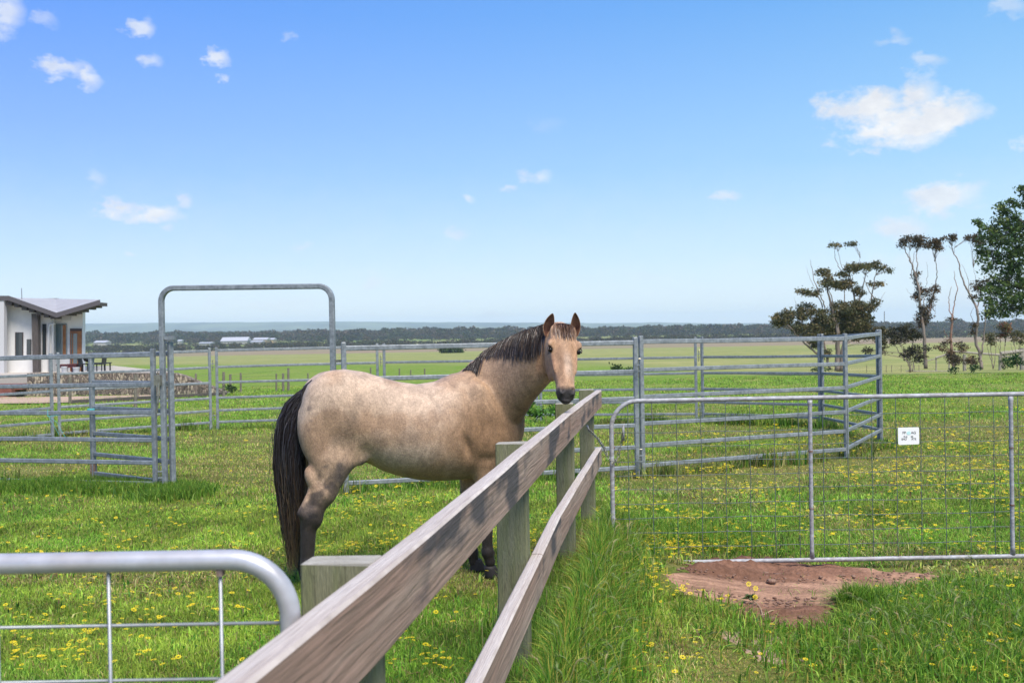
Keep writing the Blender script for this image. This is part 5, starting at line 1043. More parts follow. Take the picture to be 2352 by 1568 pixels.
sheet('gravel_yard', [(-180,926),(-180,912),(60,914),(200,912),(400,908),(480,905),(520,908),(470,911),(380,914),(300,919),(200,925),(100,928),(0,929)], .05, mat('pink_gravel', (.46,.33,.24), .95, noise=(.38,.27,.19), nscale=3), 'pinkish gravel strip below the stone wall')
mb = MB(); pp = [ongr(x, y)+[0,0,.07] for x, y in ((165,927),(230,924),(300,920),(380,915),(470,911),(520,908))]; mb.sweep(pp, rrect(.07, .16)); tag(mb.build('timber_edging', DKT, loc=pp[0]), 'dark timber edging along the front of the gravel strip', 'edging')
# outdoor furniture
RED = mat('red_timber', (.10,.022,.022), .6); BLK = mat('black_metal', (.012,.012,.014), .5); WHT = mat('white_plastic', (.6,.61,.62), .5)
def table(x0, x1, ytop, ybot, Y, m, label, nleg=4, lw=.05, apron=.0):
    a, b = at(x0, ytop, Y), at(x1, ytop, Y); zb_ = at(x0, ybot, Y)[2]; t = thing('outdoor_table', label, 'table', ((a[0]+b[0])/2, Y, zb_)); mb = MB(); mb.box((a[0], Y-.4, a[2]-.05), (b[0], Y+.4, a[2])); mb.build('table_top', m, t)
    if apron: mb = MB(); mb.box((a[0]+.03, Y-.37, a[2]-.05-apron), (b[0]-.03, Y+.37, a[2]-.052)); mb.build('apron', m, t)
    for x in (a[0]+.06, b[0]-.06):
        for yq in (Y-.33, Y+.33): mb = MB(); mb.box((x-lw/2, yq-lw/2, zb_), (x+lw/2, yq+lw/2, a[2]-.052-apron)); mb.build('leg', m, t)
    return t
table(136.5, 160, 836.5, 857, 48.6, RED, 'small dark red table against the house wall, left one', apron=.12); table(157, 183, 835.5, 857, 47.7, RED, 'dark red table standing in front of the cedar door', apron=.12)
table(205, 249, 833, 857, 48, BLK, 'black outdoor table on the patio right of the house')
def chair(x, ybot, Y, face, label):
    p = at(x, ybot, Y); t = thing('outdoor_chair', label, 'chair', (p[0], Y, p[2]), 'black patio chairs'); X, Z = p[0], p[2]
    mb = MB(); mb.box((X-.24, Y-.24, Z+.42), (X+.24, Y+.24, Z+.47)); mb.build('seat', BLK, t); mb = MB(); s_ = face*.22; mb.hexa([(X+s_-.02,Y-.23,Z+.47),(X+s_+.02,Y-.23,Z+.47),(X+s_+.02,Y+.23,Z+.47),(X+s_-.02,Y+.23,Z+.47),(X+s_*1.3-.02,Y-.23,Z+.92),(X+s_*1.3+.02,Y-.23,Z+.92),(X+s_*1.3+.02,Y+.23,Z+.92),(X+s_*1.3-.02,Y+.23,Z+.92)]); mb.build('backrest', BLK, t)
    for a in (-.2, .2):
        for b in (-.2, .2): mb = MB(); mb.box((X+a-.02, Y+b-.02, Z), (X+a+.02, Y+b+.02, Z+.42)); mb.build('leg', BLK, t)
chair(196, 857, 47.6, -1, 'black chair close to the corner of the white house'); chair(228, 857, 47.4, 1, 'black chair standing at the right side of the patio table')
def lathe(name, x, y, Y, prof_, m, label, cat, grp):
    p = at(x, y, Y); mb = MB(); path = [(p[0], Y, p[2]+h_) for h_, _ in prof_]; mb.sweep(path, circ(1, 12), up=(0,1,0), scale=[r_ for _, r_ in prof_]); return tag(mb.build(name, m, loc=p, smooth=True), label, cat, grp)
lathe('bucket', 149, 857.5, 47.4, [(0,.13),(.02,.14),(.30,.16),(.31,.17),(.33,.17)], WHT, 'white bucket under the left dark red table', 'bucket', 'white buckets'); lathe('bucket', 175, 857.5, 47.0, [(0,.12),(.02,.13),(.26,.15),(.27,.16),(.29,.16)], WHT, 'white bucket under the dark red table by the cedar door', 'bucket', 'white buckets')
lathe('kettle_barbecue', 204, 832, 47.8, [(0,.02),(.02,.12),(.08,.22),(.16,.26),(.2,.25),(.27,.18),(.31,.05)], BLK, 'dark round topped barbecue on the patio behind the table', 'barbecue', None)
# ------------------------------------------------------------------ old paddock fence posts
OLDP = mat('old_post', (.13,.11,.085), .95, noise=(.20,.18,.15), nscale=6, stretch=(3,3,1)); OLDR = mat('old_rail', (.33,.30,.25), .9, noise=(.22,.20,.16), nscale=5)
pl = [(160.5,865,927,2.3,'beside the left post join of the pen, in front of the gravel'),(310.6,859,936,2.4,'nearest one, seen just left of the arched gateway'),(315.5,860,914,1.8,'just behind the nearest one left of the arch'),(449.6,857.6,907,1.6,'at the sloping end of the stone wall'),(513.4,854,910,2.2,'thickest one right of the rear panel join'),(528.7,859.4,896,1.9,'short dark one right of the thickest post'),(552.7,856,899.5,1.5,'thin one right of the short dark post'),(634.3,857.6,897.6,1.3,'thin left one of the trio above the horse tail'),(650,857,898,1.8,'middle one of the trio above the horse tail'),(662,845,897,1.8,'tallest one of the trio above the horse tail'),(707,857,880,1.2,'just above the horse croup'),(851,844,870,1.2,'left one above the loin of the horse'),(917,846,866,1.1,'small one above the dip of the horse back'),(943,849,866,.9,'smallest one above the dip of the horse back'),(975,846,866,1.1,'small one above the horse withers')]
ends = []
for k, (x, yt, yb, wpx, where) in enumerate(pl):
    b = ongr(x, yb); Yp = b[1]; top = at(x, yt, Yp); r = wpx*1.5/FOC*Yp; mb = MB(); mb.sweep([(b[0], Yp, b[2]-.2), ((b[0]+top[0])/2, Yp, (b[2]+top[2])/2), (top[0], Yp, top[2])], circ(r, 8), scale=[1.1, 1, .95]); o = mb.build('fence_post', OLDP, loc=(b[0], Yp, b[2]), smooth=False); tag(o, 'old timber post, '+where, 'fence post', 'old posts of the wire paddock fence'); ends.append((b, top))
def wires(name, a, b, zs, label, k=2, r=.004):
    mb = MB()
    for f in zs: mb.sweep([a[0]*(1-f)+a[1]*f, (a[0]*(1-f)+a[1]*f+b[0]*(1-f)+b[1]*f)/2-[0,0,.02], b[0]*(1-f)+b[1]*f], circ(r, 4))
    return tag(mb.build(name, OLDP, loc=a[0]), label, 'fence wire', 'wires of the old paddock fence')
wires('fence_wire', ends[0], ends[1], (.3,.6,.9), 'wire strands between the two leftmost old posts'); wires('fence_wire', ends[1], ends[4], (.3,.6,.9), 'wire strands seen through the arched gateway between old posts'); wires('fence_wire', ends[5], ends[9], (.25,.5,.75,.95), 'wire strands running to the trio of posts above the horse tail')
# timber rail fence on the far right
def rfence():
    P = {}; B = lambda x, yb, yt: (ongr(x, yb), yt); Yr = 50
    posts = [(2149.5,821,853,1.6),(2179.5,808,853,1.6),(2214.6,814,852,3.6),(2251,818,850,1.4),(2296,817,850,3),(2347,799,850,5)]
    a = ongr(2149.5, 853); t = thing('rail_fence', 'weathered timber rail fence standing before the gum trees at the right edge', 'fence', a); Yr = a[1]
    for x, yt, yb, wpx in posts:
        p, q = at(x, yt, Yr), at(x, yb+2, Yr); mb = MB(); mb.sweep([q, p], circ(wpx*.75/FOC*Yr*1.5, 8), up=(0,1,0)); mb.build('post', OLDR, t)
    for x0, y0, x1, y1, wpx in ((2148,822,2180,811,2.6),(2179,806,2300,815,3),(2298,812,2351,805,5.5),(2294,819,2351,818,3),(2080,852,2180,852,1.6),(2351,805,2460,800,5),(2105,832,2148,824,1.5)):
        mb = MB(); mb.sweep([at(x0,y0,Yr-.05), at((x0+x1)/2,(y0+y1)/2+.6,Yr-.05), at(x1,y1,Yr-.05)], circ(wpx*.5/FOC*Yr*1.7, 8)); mb.build('rail', OLDR, t)
    t2 = thing('wire_fence', 'low wire fence with thin posts left of the timber rail fence', 'fence', ongr(2040, 852))
    for x in (1990, 2012, 2035, 2047, 2069, 2100, 2110):
        p, q = at(x, 838, Yr), at(x, 856, Yr); mb = MB(); mb.sweep([q, p], circ(.022, 6), up=(0,1,0)); mb.build('post', OLDP, t2)
    mb = MB()
    for yq in (840, 845, 850): mb.sweep([at(1900, yq+2, Yr), at(2148, yq, Yr)], circ(.007, 4))
    mb.build('wire', OLDP, t2)
rfence()
# ------------------------------------------------------------------ trees
def leafmat(n, sp=.25): return mat(n, (0,0,0), .65, attr='col', trans=.3, spec=.3)
LEAF = leafmat('leaves'); BARK = mat('gum_bark', (.24,.20,.17), .85, noise=(.20,.15,.125), nscale=2.5, stretch=(2,2,.6)); BARKR = mat('peeling_bark', (.26,.12,.075), .85, noise=(.30,.22,.18), nscale=2)
def crown(name, blobs, Y, dens, size, cols_, parent, thick=.7, flat=.35, jit=.35):
    """blobs: photo-pixel ellipses given world size and depth at distance Y; filled with small leaf faces in clumps"""
    Vs, Cs = [], []
    for (cx, cy, rx, ry) in blobs:
        c = at(cx, cy, Y); RX, RZ = rx/FOC*Y, ry/FOC*Y; RY = max(RX*thick, RZ*.6); c = c+np.array([0, random.uniform(-.4, .4)*RX, 0]); nc = max(5, int(dens*RX*RZ*9.5)); 
        u_ = rng.normal(size=(nc, 3)); u_ /= np.linalg.norm(u_, axis=1, keepdims=True); rr = rng.uniform(.35, 1.0, (nc, 1))**.6; cc = c+u_*rr*np.array([RX, RY, RZ])*(1+rng.normal(0, .08, (nc, 1)))
        k = 18; cl = size*2.6; P = np.repeat(cc, k, 0)+rng.normal(size=(nc*k, 3))*cl*np.array([.55, .55, .38]); n = len(P); a = rng.normal(size=(n, 3)); a /= np.linalg.norm(a, axis=1, keepdims=True); b = np.cross(a, rng.normal(size=(n, 3))); b /= np.linalg.norm(b, axis=1, keepdims=True); s_ = size*rng.uniform(.6, 1.3, (n, 1))
        V = np.stack([P-a*s_, P+b*s_*.45, P+a*s_, P-b*s_*.45], 1); Vs.append(V.reshape(-1, 3)); ci = rng.integers(0, len(cols_), nc); cb = np.array(cols_)[ci]*rng.uniform(.7, 1.3, (nc, 1)); cb = np.repeat(cb, k, 0)*rng.uniform(.8, 1.2, (n, 1)); Cs.append(np.repeat(cb, 4, 0))
    V = np.vstack(Vs); n = len(V)//4; return fastmesh(name, V, np.arange(n*4), np.arange(n)*4, LEAF, col=np.vstack(Cs), parent=parent)
def limb(mb, pts, Y, w0, w1, jy=.4):
    P = np.array([at(x, y, Y) for x, y in pts]); P[1:-1, 1] += rng.uniform(-jy, jy, max(0, len(P)-2)); n = 5*(len(P)-1)+1; s_ = np.linspace(0, len(P)-1, n); Q = np.stack([np.interp(s_, range(len(P)), P[:, k]) for k in range(3)], -1)
    for _ in range(2): Q[1:-1] = (Q[:-2]+2*Q[1:-1]+Q[2:])/4
    Q[1:-1, 0] += rng.normal(0, .03, n-2); w_ = np.linspace(w0, w1, n)/2/FOC*Y; mb.sweep(Q, circ(1, 7), up=(0, 1, .01), scale=w_)
K4 = lambda L_: [(1679.3+a*.3641, 403+b*.3641)+tuple(v*.3641 for v in r) for a, b, *r in L_]
P4 = lambda L_: [(1679.3+a*.3641, 403+b*.3641) for a, b in L_]
GC = [(.11,.105,.048), (.17,.15,.065), (.08,.09,.045), (.20,.155,.07), (.12,.125,.055)]; GB = [(.12,.085,.05), (.09,.075,.05), (.16,.10,.05), (.075,.065,.042)]
def tree(name, label, cat, grp, Y, base, trunks, blobs, dens=9, size=.10, cols_=GC, bark=BARK, thick=.7):
    b = at(*base, Y); t = thing(name, label, cat, (b[0], Y, b[2]), grp); mb = MB()
    for pts, w0, w1 in trunks: limb(mb, P4(pts), Y, w0, w1)
    allp = [(x + (x2-x)*q, y + (y2-y)*q) for pts, _, _ in trunks for (x, y), (x2, y2) in zip(pts[:-1], pts[1:]) for q in (0, .25, .5, .75)]
    for (cx_, cy_, rx_, ry_) in blobs:          # fine branches feeding every clump from the nearest limb below it
        cand = [p_ for p_ in allp if p_[1] > cy_+ry_*.4] or allp; cand.sort(key=lambda p_: (p_[0]-cx_)**2+((p_[1]-cy_)*.7)**2); s0_ = cand[min(len(cand)-1, random.randint(0, 2))]
        for _ in range(2 if rx_ < 35 else 4):
            tx, ty = cx_+random.uniform(-.75, .75)*rx_, cy_+random.uniform(-.4, .6)*ry_; mx_, my_ = (s0_[0]*.55+tx*.45)+random.uniform(-6, 6), s0_[1]*.5+ty*.5+random.uniform(-3, 8); limb(mb, P4([s0_, (mx_, my_), (tx, ty)]), Y, 1.1, .35, .2)
    mb.build('trunk', bark, t, smooth=True)
    if blobs: crown('crown', K4(blobs), Y, dens, size, cols_, t, thick)
    return t
tree('gum_tree', 'wide spreading gum tree with many flat topped crowns behind the pen corner', 'tree', None, 78, (1925, 850),
 [([(665,1235),(668,1100),(665,980),(640,860),(610,760),(585,640)], 13, 2), ([(690,1235),(700,1080),(760,980),(795,880),(780,760),(740,600)], 12, 2), ([(790,850),(820,740),(850,590)], 5, 1.5), ([(800,1000),(880,860),(900,720),(915,600)], 5, 1.6), ([(545,1125),(480,1080),(430,1030),(360,950),(330,900)], 5, 2), ([(590,835),(560,770),(530,700),(510,600),(497,530)], 3, .8), ([(575,830),(540,750),(440,740)], 3, 1), ([(740,640),(690,600),(660,530),(650,455)], 2.4, .8), ([(735,640),(690,560),(668,450)], 1.8, .6), ([(620,1225),(600,1100),(560,1000),(475,870)], 7, 2), ([(900,780),(860,720),(830,640)], 2.4, .8), ([(860,640),(815,560),(812,480)], 1.2, .4), ([(520,700),(480,620),(472,570)], 1, .3), ([(410,830),(395,770)], 1, .3), ([(900,860),(950,760),(970,730)], 1, .3), ([(710,860),(712,760),(700,650)], 3, 1), ([(640,830),(620,740),(575,640)], 3, 1)],
 [(430,965,55,40),(510,1010,60,40),(690,1000,90,45),(810,990,80,50),(330,905,62,50),(375,880,40,35),(290,915,35,40),(475,850,60,48),(450,900,30,30),(560,890,55,50),(600,940,60,60),(690,850,70,55),(760,840,80,55),(820,850,60,55),(850,920,40,60),(700,930,80,60),(780,940,80,60),(640,1000,40,30),(760,900,70,50),(520,960,50,40),(620,680,55,28),(660,690,40,24),(575,672,25,16),(585,612,42,20),(610,628,20,14),(440,728,36,18),(475,745,25,14),(520,745,40,14),(550,720,14,22),(755,590,50,28),(720,620,30,18),(840,575,60,20),(910,565,45,18),(955,580,35,14),(990,592,22,14),(795,570,30,12),(740,680,60,28),(700,700,30,18),(795,725,32,22),(820,745,20,18),(690,625,26,14),(905,805,24,28),(890,830,16,20),(880,680,10,18),(940,680,18,9),(915,690,10,12),(640,440,18,5),(672,438,20,6),(755,432,26,6),(775,430,10,4),(540,1070,40,26),(600,1120,28,30),(930,975,45,32),(905,1000,40,26),(945,1040,30,34),(955,1100,26,24),(560,600,8,6)], dens=15, size=.10)
tree('gum_sapling', 'bushy low gum with many thin stems, left of the tallest tall gum', 'tree', None, 70, (2090, 855),
 [([(1125,1240),(1110,1180),(1060,1120),(1030,1060)], 3.4, 1), ([(1130,1240),(1120,1160),(1090,1080)], 3, 1), ([(1140,1235),(1160,1160),(1180,1090)], 3, 1), ([(1120,1200),(1070,1090),(1050,1040)], 2, .8), ([(1128,1240),(1140,1150),(1140,1050)], 2, .8)],
 [(1060,985,60,34),(1120,975,60,40),(1000,1015,40,28),(1150,1010,45,34),(1090,1020,60,30),(1030,1050,30,20),(1100,1120,35,26),(1165,1110,45,40),(1190,1150,30,26),(1120,1155,26,20),(1235,1090,20,20),(845,1110,20,20),(870,1100,14,14)], dens=14, size=.085, cols_=[(.05,.052,.028),(.07,.062,.03),(.04,.042,.025)])
tree('tall_gum', 'tallest slender gum with leaf clumps up its trunk and two flat heads', 'tree', 'tall slender gum trees at the right', 74, (2125, 850),
 [([(1225,1218),(1216,1080),(1205,950),(1190,850),(1175,740),(1160,640),(1135,560),(1110,500),(1090,450)], 9, 1.5), ([(1166,650),(1160,570),(1165,500),(1175,440)], 3, 1), ([(1140,580),(1130,500),(1125,450)], 1.6, .6), ([(1205,960),(1240,870),(1280,750),(1300,660),(1285,570),(1270,470)], 4, 1), ([(1215,900),(1200,800),(1230,720)], 3, 1), ([(1135,640),(1150,590),(1155,480)], 2, .8), ([(1170,810),(1120,750),(1100,710)], 1, .3), ([(1230,690),(1240,600),(1228,540)], 1, .3), ([(1280,900),(1288,820)], 1, .3)],
 [(1140,400,60,22),(1190,405,40,24),(1095,420,34,22),(1080,438,24,14),(1160,430,30,26),(1195,438,26,20),(1270,440,50,30),(1310,450,30,24),(1235,440,22,20),(1280,420,40,16),(1165,620,22,20),(1160,660,16,18),(1180,710,20,30),(1175,765,26,30),(1190,745,18,22),(1235,728,36,13),(1280,712,24,22),(1295,720,14,18),(1262,775,22,30),(1258,815,16,22),(1190,845,28,28),(1230,850,26,26),(1205,900,40,44),(1235,900,24,34),(1200,950,20,18)], dens=15, size=.085, cols_=GB)
tree('dead_gum', 'bare dead gum with two bleached upright limbs and peeling bark', 'tree', 'tall slender gum trees at the right', 72, (2190, 850),
 [([(1400,1215),(1396,1080),(1392,960),(1393,900)], 7, 5), ([(1393,900),(1402,860),(1415,800),(1422,720),(1418,660),(1405,600)], 3.6, .8), ([(1393,900),(1386,840),(1385,770),(1388,700)], 2.8, .8), ([(1390,1050),(1350,1000),(1335,960)], 1.6, .4), ([(1422,700),(1408,640)], 1.2, .3)],
 [(1390,905,18,14),(1330,1080,36,22),(1365,1050,20,16),(1300,1085,20,18),(1370,1110,26,18),(1440,1070,34,22),(1455,1100,34,18),(1470,1085,26,20)], dens=9, size=.08, cols_=GB, bark=BARKR)
for k, (bx, by, bl, lab) in enumerate((((1400), 1215, [(1400,1150,40,34),(1420,1170,36,24),(1385,1120,20,18)], 'brownish bush growing round the foot of the dead gum'), (1512, 1212, [(1510,1160,34,22),(1530,1175,26,20),(1490,1175,20,16)], 'small brownish bush right of the dead gum foot'))):
    tree('low_bush', lab, 'bush', None, 66, (1679.3+bx*.3641, 403+by*.3641), [([(bx,by),(bx+4,by-60)], 3, 1)], bl, dens=15, size=.085, cols_=GB)
tree('tall_gum', 'forked tall gum leaning left, half hidden behind the big green pine', 'tree', 'tall slender gum trees at the right', 73, (2254, 850),
 [([(1578,1222),(1575,1120),(1545,1040),(1548,950),(1545,850),(1530,790),(1500,750),(1460,690),(1440,620),(1425,540),(1400,470),(1385,420)], 8, 1.4), ([(1580,1120),(1600,1000),(1590,900),(1600,800)], 4, 1.5), ([(1545,860),(1570,760),(1590,690),(1600,640)], 3, 1), ([(1500,750),(1480,640),(1450,560)], 1.4, .5), ([(1560,760),(1540,640),(1520,560)], 1.2, .4), ([(1400,480),(1370,440)], 1.2, .6), ([(1405,490),(1415,420)], 1.2, .5), ([(1545,950),(1520,880),(1525,830)], 1.5, .5)],
 [(1375,395,36,16),(1405,388,24,14),(1340,400,22,12),(1390,410,20,12),(1500,395,40,22),(1540,400,50,36),(1575,420,40,34),(1540,690,30,32),(1560,720,22,34),(1530,770,20,26),(1600,680,50,24),(1640,680,30,16),(1530,945,14,16),(1525,985,12,22)], dens=10, size=.085, cols_=[(.085,.065,.03),(.055,.05,.026),(.10,.07,.03)])
for k, (bx, by, bl, lab, cc) in enumerate(((1650,1180,[(1625,1010,28,22),(1650,1030,26,20),(1600,1030,18,16),(1640,1060,16,12)],'small gum bush with thin stems right of the leaning gum',GC),(1715,1180,[(1710,955,44,26),(1740,975,30,22),(1690,1000,30,16),(1730,1010,34,16)],'small gum bush with a rusty orange patch in its crown',GC+[(.24,.08,.03)]*2),(1800,1180,[(1800,1000,34,24),(1830,1010,24,24),(1820,1045,24,18),(1780,1030,20,16)],'small gum bush at the right edge behind the rail fence',GC))):
    tree('gum_bush', lab, 'bush', 'small gum bushes behind the rail fence', 76, (1679.3+bx*.3641, 403+by*.3641), [([(bx,by+40),(bx-10,by-60),(bx-20,by-150)], 2.4, .8), ([(bx,by+40),(bx+12,by-60),(bx+16,by-150)], 2, .8), ([(bx+2,by+30),(bx-25,by-70),(bx-40,by-120)], 1.6, .6)], bl, dens=14, size=.085, cols_=cc)
GP = [(.06,.11,.028), (.09,.15,.036), (.045,.08,.024), (.14,.18,.045), (.05,.085,.03)]
tree('pine_tree', 'large bright green pine reaching in from the right edge of the view', 'tree', None, 52, (2440, 850),
 [([(2150,1200),(2120,900),(2080,600),(2000,300),(1960,100)], 34, 8), ([(2100,700),(1950,600),(1800,470),(1700,380)], 9, 2), ([(2110,800),(1950,760),(1800,700),(1680,680)], 9, 2), ([(2050,500),(1900,350),(1800,270)], 7, 2), ([(2110,850),(1950,860),(1800,840),(1690,850)], 6, 1.5), ([(2060,560),(1850,560),(1700,560),(1640,560)], 6, 1.5), ([(1990,300),(1880,180),(1845,120)], 5, 1.2)],
 [(1842,110,22,40),(1850,180,26,36),(1835,90,10,20),(1800,185,10,8),(1755,165,7,5),(1720,220,38,30),(1760,250,44,34),(1700,200,20,16),(1740,290,50,24),(1690,285,24,16),(1553,297,6,5),(1600,330,34,22),(1640,350,40,32),(1700,340,60,40),(1780,320,60,50),(1830,330,40,60),(1600,400,40,30),(1660,420,60,44),(1740,410,70,50),(1820,430,60,60),(1570,470,34,28),(1620,490,46,36),(1700,500,66,44),(1780,510,70,50),(1590,540,34,36),(1600,590,22,24),(1680,560,50,30),(1740,590,40,40),(1790,600,50,44),(1840,600,40,60),(1650,640,20,12),(1730,660,50,26),(1790,680,60,34),(1840,700,50,40),(1680,690,60,26),(1620,720,40,30),(1720,720,60,24),(1640,760,50,30),(1720,770,60,30),(1790,760,70,34),(1850,780,40,50),(1620,800,34,24),(1660,830,44,28),(1610,860,28,22),(1640,880,34,14),(1700,850,50,26),(1720,880,30,16),(1800,830,50,26),(1830,850,40,26),(1770,800,24,14)], dens=10, size=.10, cols_=GP, bark=DKT, thick=1.2)
for nm, bl, lab, Yb, cc in (('shrub', [(1750,1170,48,32),(1790,1160,40,34),(1720,1190,36,18),(1810,1190,40,20)], 'dark green shrub under the rails of the timber rail fence', 50, [(.025,.07,.016),(.04,.09,.02)]), ('shrub', [(1520,1215,36,12),(1545,1212,22,12)], 'low dark green shrub at the foot of the leaning gum', 52, [(.03,.07,.018)]), ('shrub', [(1400,1222,22,9)], 'low dark green shrub at the foot of the dead gum', 52, [(.03,.07,.018)]), ('shrub', [(530,1222,34,7),(590,1222,40,7)], 'low dark shrub at the foot of the wide spreading gum', 62, [(.03,.06,.018)])):
    b = at(1679.3+bl[0][0]*.3641, 403+(bl[0][1]+bl[0][3])*.3641, Yb); t = thing(nm, lab, 'shrub', b); crown('foliage', K4(bl), Yb, 11, .07, cc, t, 1)
for (x, y, rx, ry, Yb, lab) in ((1415, 846, 13, 8, 62, 'dark green bush standing alone right of the horse head'), (1440, 851, 26, 4, 62, 'low dark bush lying right of the lone bush'), (1028, 803, 12, 8, 330, 'lone dark bush out on the pale plain above the horse withers'), (1046, 806, 10, 3, 330, 'flat dark bush out on the pale plain'), (525, 889, 17, 8, 33, 'low green weed clump behind the rear panel join'), (1264, 938, 34, 13, 11.6, 'tall green weed clump under the horse head'), (1225, 942, 18, 10, 11.8, 'lower green weed clump left of the tall one under the horse head')):
    b = at(x, y+ry, Yb); t = thing('bush', lab, 'bush', b); crown('foliage', [(x, y, rx, ry), (x+rx*.4, y+ry*.3, rx*.6, ry*.7)], Yb, (10 if Yb > 20 else 40), .0011*Yb*1.3 if Yb > 20 else .03, ([(.03,.06,.018),(.05,.09,.025)] if Yb > 20 else [(.08,.2,.025),(.13,.28,.035),(.05,.13,.02)]), t, 1)
# ------------------------------------------------------------------ far off wood, scrub and farm sheds
bm = bmesh.new(); bmesh.ops.create_icosphere(bm, subdivisions=2, radius=1); IV = np.array([v_.co[:] for v_ in bm.verts]); IF = np.array([[v_.index for v_ in f_.verts] for f_ in bm.faces]); bm.free()
def woods(name, n, y0, y1, hmin, hmax, wd, label, cols_, maskf=None, xw=.62, nq=95):
    """a far wood: every tree a flat topped crown of leafy clumps over a few stems"""
    Vs, Cs = [], []; c_ = 0; tries = 0
    while c_ < n and tries < n*30:
        tries += 1; Y = random.uniform(y0, y1); X = random.uniform(-xw, xw)*Y
        if maskf and not maskf(X, Y): continue
        c_ += 1; h = random.uniform(hmin, hmax); g_ = tz(X, Y); col_ = np.array(random.choice(cols_))*random.uniform(.7, 1.3); rx = h*random.uniform(.45, .8)*wd; nl_ = random.choice((2, 3, 4)); P = []
        for k in range(nl_):
            c = np.array([X+random.uniform(-.6, .6)*rx, Y+random.uniform(-.5, .5)*rx, g_+h*random.uniform(.5, .82)]); m_ = nq//nl_; u_ = rng.normal(size=(m_, 3)); u_ /= np.linalg.norm(u_, axis=1, keepdims=True); P.append(c+u_*rng.uniform(.5, 1, (m_, 1))*[rx*.6, rx*.6, h*.20])
        m_ = nq//3; P.append(np.stack([X+rng.normal(0, rx*.4, m_), Y+rng.normal(0, rx*.3, m_), g_+rng.uniform(0, h*.55, m_)], -1)); P = np.vstack(P); m_ = len(P)
        a = rng.normal(size=(m_, 3)); a /= np.linalg.norm(a, axis=1, keepdims=True); b = np.cross(a, rng.normal(size=(m_, 3))); b /= np.linalg.norm(b, axis=1, keepdims=True); s_ = h*.115*rng.uniform(.6, 1.3, (m_, 1))
        Vs.append(np.stack([P-a*s_, P+b*s_*.7, P+a*s_, P-b*s_*.7], 1).reshape(-1, 3)); Cs.append(np.repeat(col_*rng.uniform(.75, 1.25, (m_, 1)), 4, 0))
    V = np.vstack(Vs); k = len(V)//4; return tag(fastmesh(name, V, np.arange(k*4), np.arange(k)*4, WOODM, col=np.vstack(Cs)), label, 'wood', kind='stuff')
WOODM = mat('far_foliage', (0,0,0), .9, attr='col', spec=.1, var=.35, nscale=.6, bump=1., bscale=.8)
WC = [(.045,.043,.030), (.055,.050,.036), (.040,.052,.032), (.065,.052,.042), (.035,.05,.03)]
shx = lambda x, Y: ray(x, 780)[0]/ray(x, 780)[1]*Y
woods('wood', 2900, 1080, 1750, 8.5, 13, 1.25, 'dark continuous belt of trees below the far hills', WC)
woods('wood', 330, 940, 1120, 4, 7, 1.2, 'scattered dark trees on the green slope behind the farm sheds', WC, lambda X, Y: fbm(np.array([X*.006+3]), np.array([Y*.012]), 2)[0] > .47 and not (shx(235, Y) < X < shx(330, Y)))
woods('scrub', 1300, 690, 820, 2.5, 5.5, 1.6, 'low scrub belt at the far edge of the pale plain', [(.045,.05,.03),(.06,.055,.04),(.04,.05,.028)], lambda X, Y: fbm(np.array([X*.008+9]), np.array([Y*.01]), 2)[0] > .30)
woods('wood', 130, 1150, 1500, 12, 15.5, 1.0, 'taller umbrella shaped trees standing above the dark tree belt', WC, nq=160)
woods('scrub', 60, 640, 740, 1, 2.2, 2.5, 'thin dark reeds and scrub across the brown strip of the plain', [(.10,.08,.06),(.08,.07,.05)])
SHR = mat('shed_roof', (.40,.41,.44), .5); SHW = mat('shed_wall', (.36,.34,.32), .8); SHT = mat('tan_wall', (.45,.33,.20), .8)
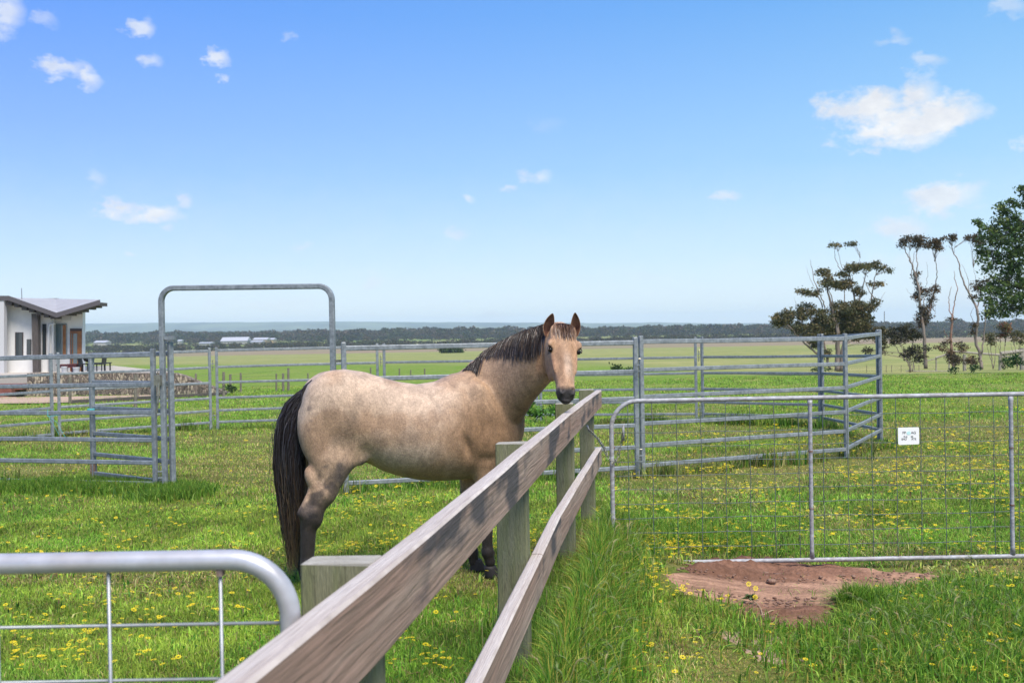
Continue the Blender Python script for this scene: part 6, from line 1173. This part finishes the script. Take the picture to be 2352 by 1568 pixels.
def shed(x0, x1, ye, yr, yb, Y, label, wall=None, name='farm_shed', depth=14):
    a, b = at(x0, yb, Y), at(x1, yb, Y); ze = at((x0+x1)/2, ye, Y)[2]; zr = at((x0+x1)/2, yr, Y)[2]; t = thing(name, label, 'shed', ((a[0]+b[0])/2, Y, a[2]), 'farm buildings among the far trees'); mb = MB(); mb.box((a[0], Y, min(a[2], tz(a[0], Y))-1), (b[0], Y+depth, ze)); mb.build('walls', wall or SHW, t)
    mb = MB(); ym = Y+depth/2; mb.prism([(a[0]-.5,Y-.6,ze),(a[0]-.5,ym,zr),(a[0]-.5,Y+depth+.6,ze)], (1,0,0), b[0]-a[0]+1); mb.build('roof', SHR, t); return t
shed(507,567,783,774,788,905,'long white roofed farm shed, the largest of the far buildings'); shed(581,612,780,775,789,900,'white roofed farm building right of the longest shed',SHT); shed(575,600,785,782,791,880,'low white shed in front of the tan walled building'); shed(612,627,780,776,786,915,'small tan house at the right end of the far farm',SHT,'farm_house'); shed(456,482,788,785.5,791,870,'small pale shed on the slope left of the long shed'); shed(408,416,783,780,787,930,'tiny white shed near the left leg of the tall arch',depth=6); shed(215,242,786.5,782,790,955,'white farmhouse in the trees beyond the white house roof',None,'farm_house'); shed(313,333,805,802,807.5,790,'small pale shed low in the scrub beside the tall arch',depth=6)
shed(2315,2351,745,741,752,1500,'pale sheds on the far slope behind the pine at right',SHT)
# mast on the horizon
m0 = at(2030, 766, 900); m1 = at(2030.5, 715, 900); mb = MB(); mb.sweep([m0-[0,0,4], m1], circ(.35, 6)); tag(mb.build('radio_mast', DKT, loc=m0), 'thin mast rising from the far trees between the gums', 'mast')
# ------------------------------------------------------------------ haze
hz = bpy.data.materials.new('haze_air'); hz.use_nodes = True; n_ = hz.node_tree.nodes; n_.clear(); pv = n_.new('ShaderNodeVolumePrincipled'); pv.inputs['Color'].default_value = (.72,.88,1,1); pv.inputs['Density'].default_value = .00016; pv.inputs['Anisotropy'].default_value = 0.
om = n_.new('ShaderNodeOutputMaterial'); hz.node_tree.links.new(pv.outputs[0], om.inputs['Volume'])
mb = MB(); mb.box((-9500, -40, -45), (9500, 9000, 140)); tag(mb.build('haze', hz), 'pale blue haze lying over the far plain and hills', 'haze', kind='stuff')
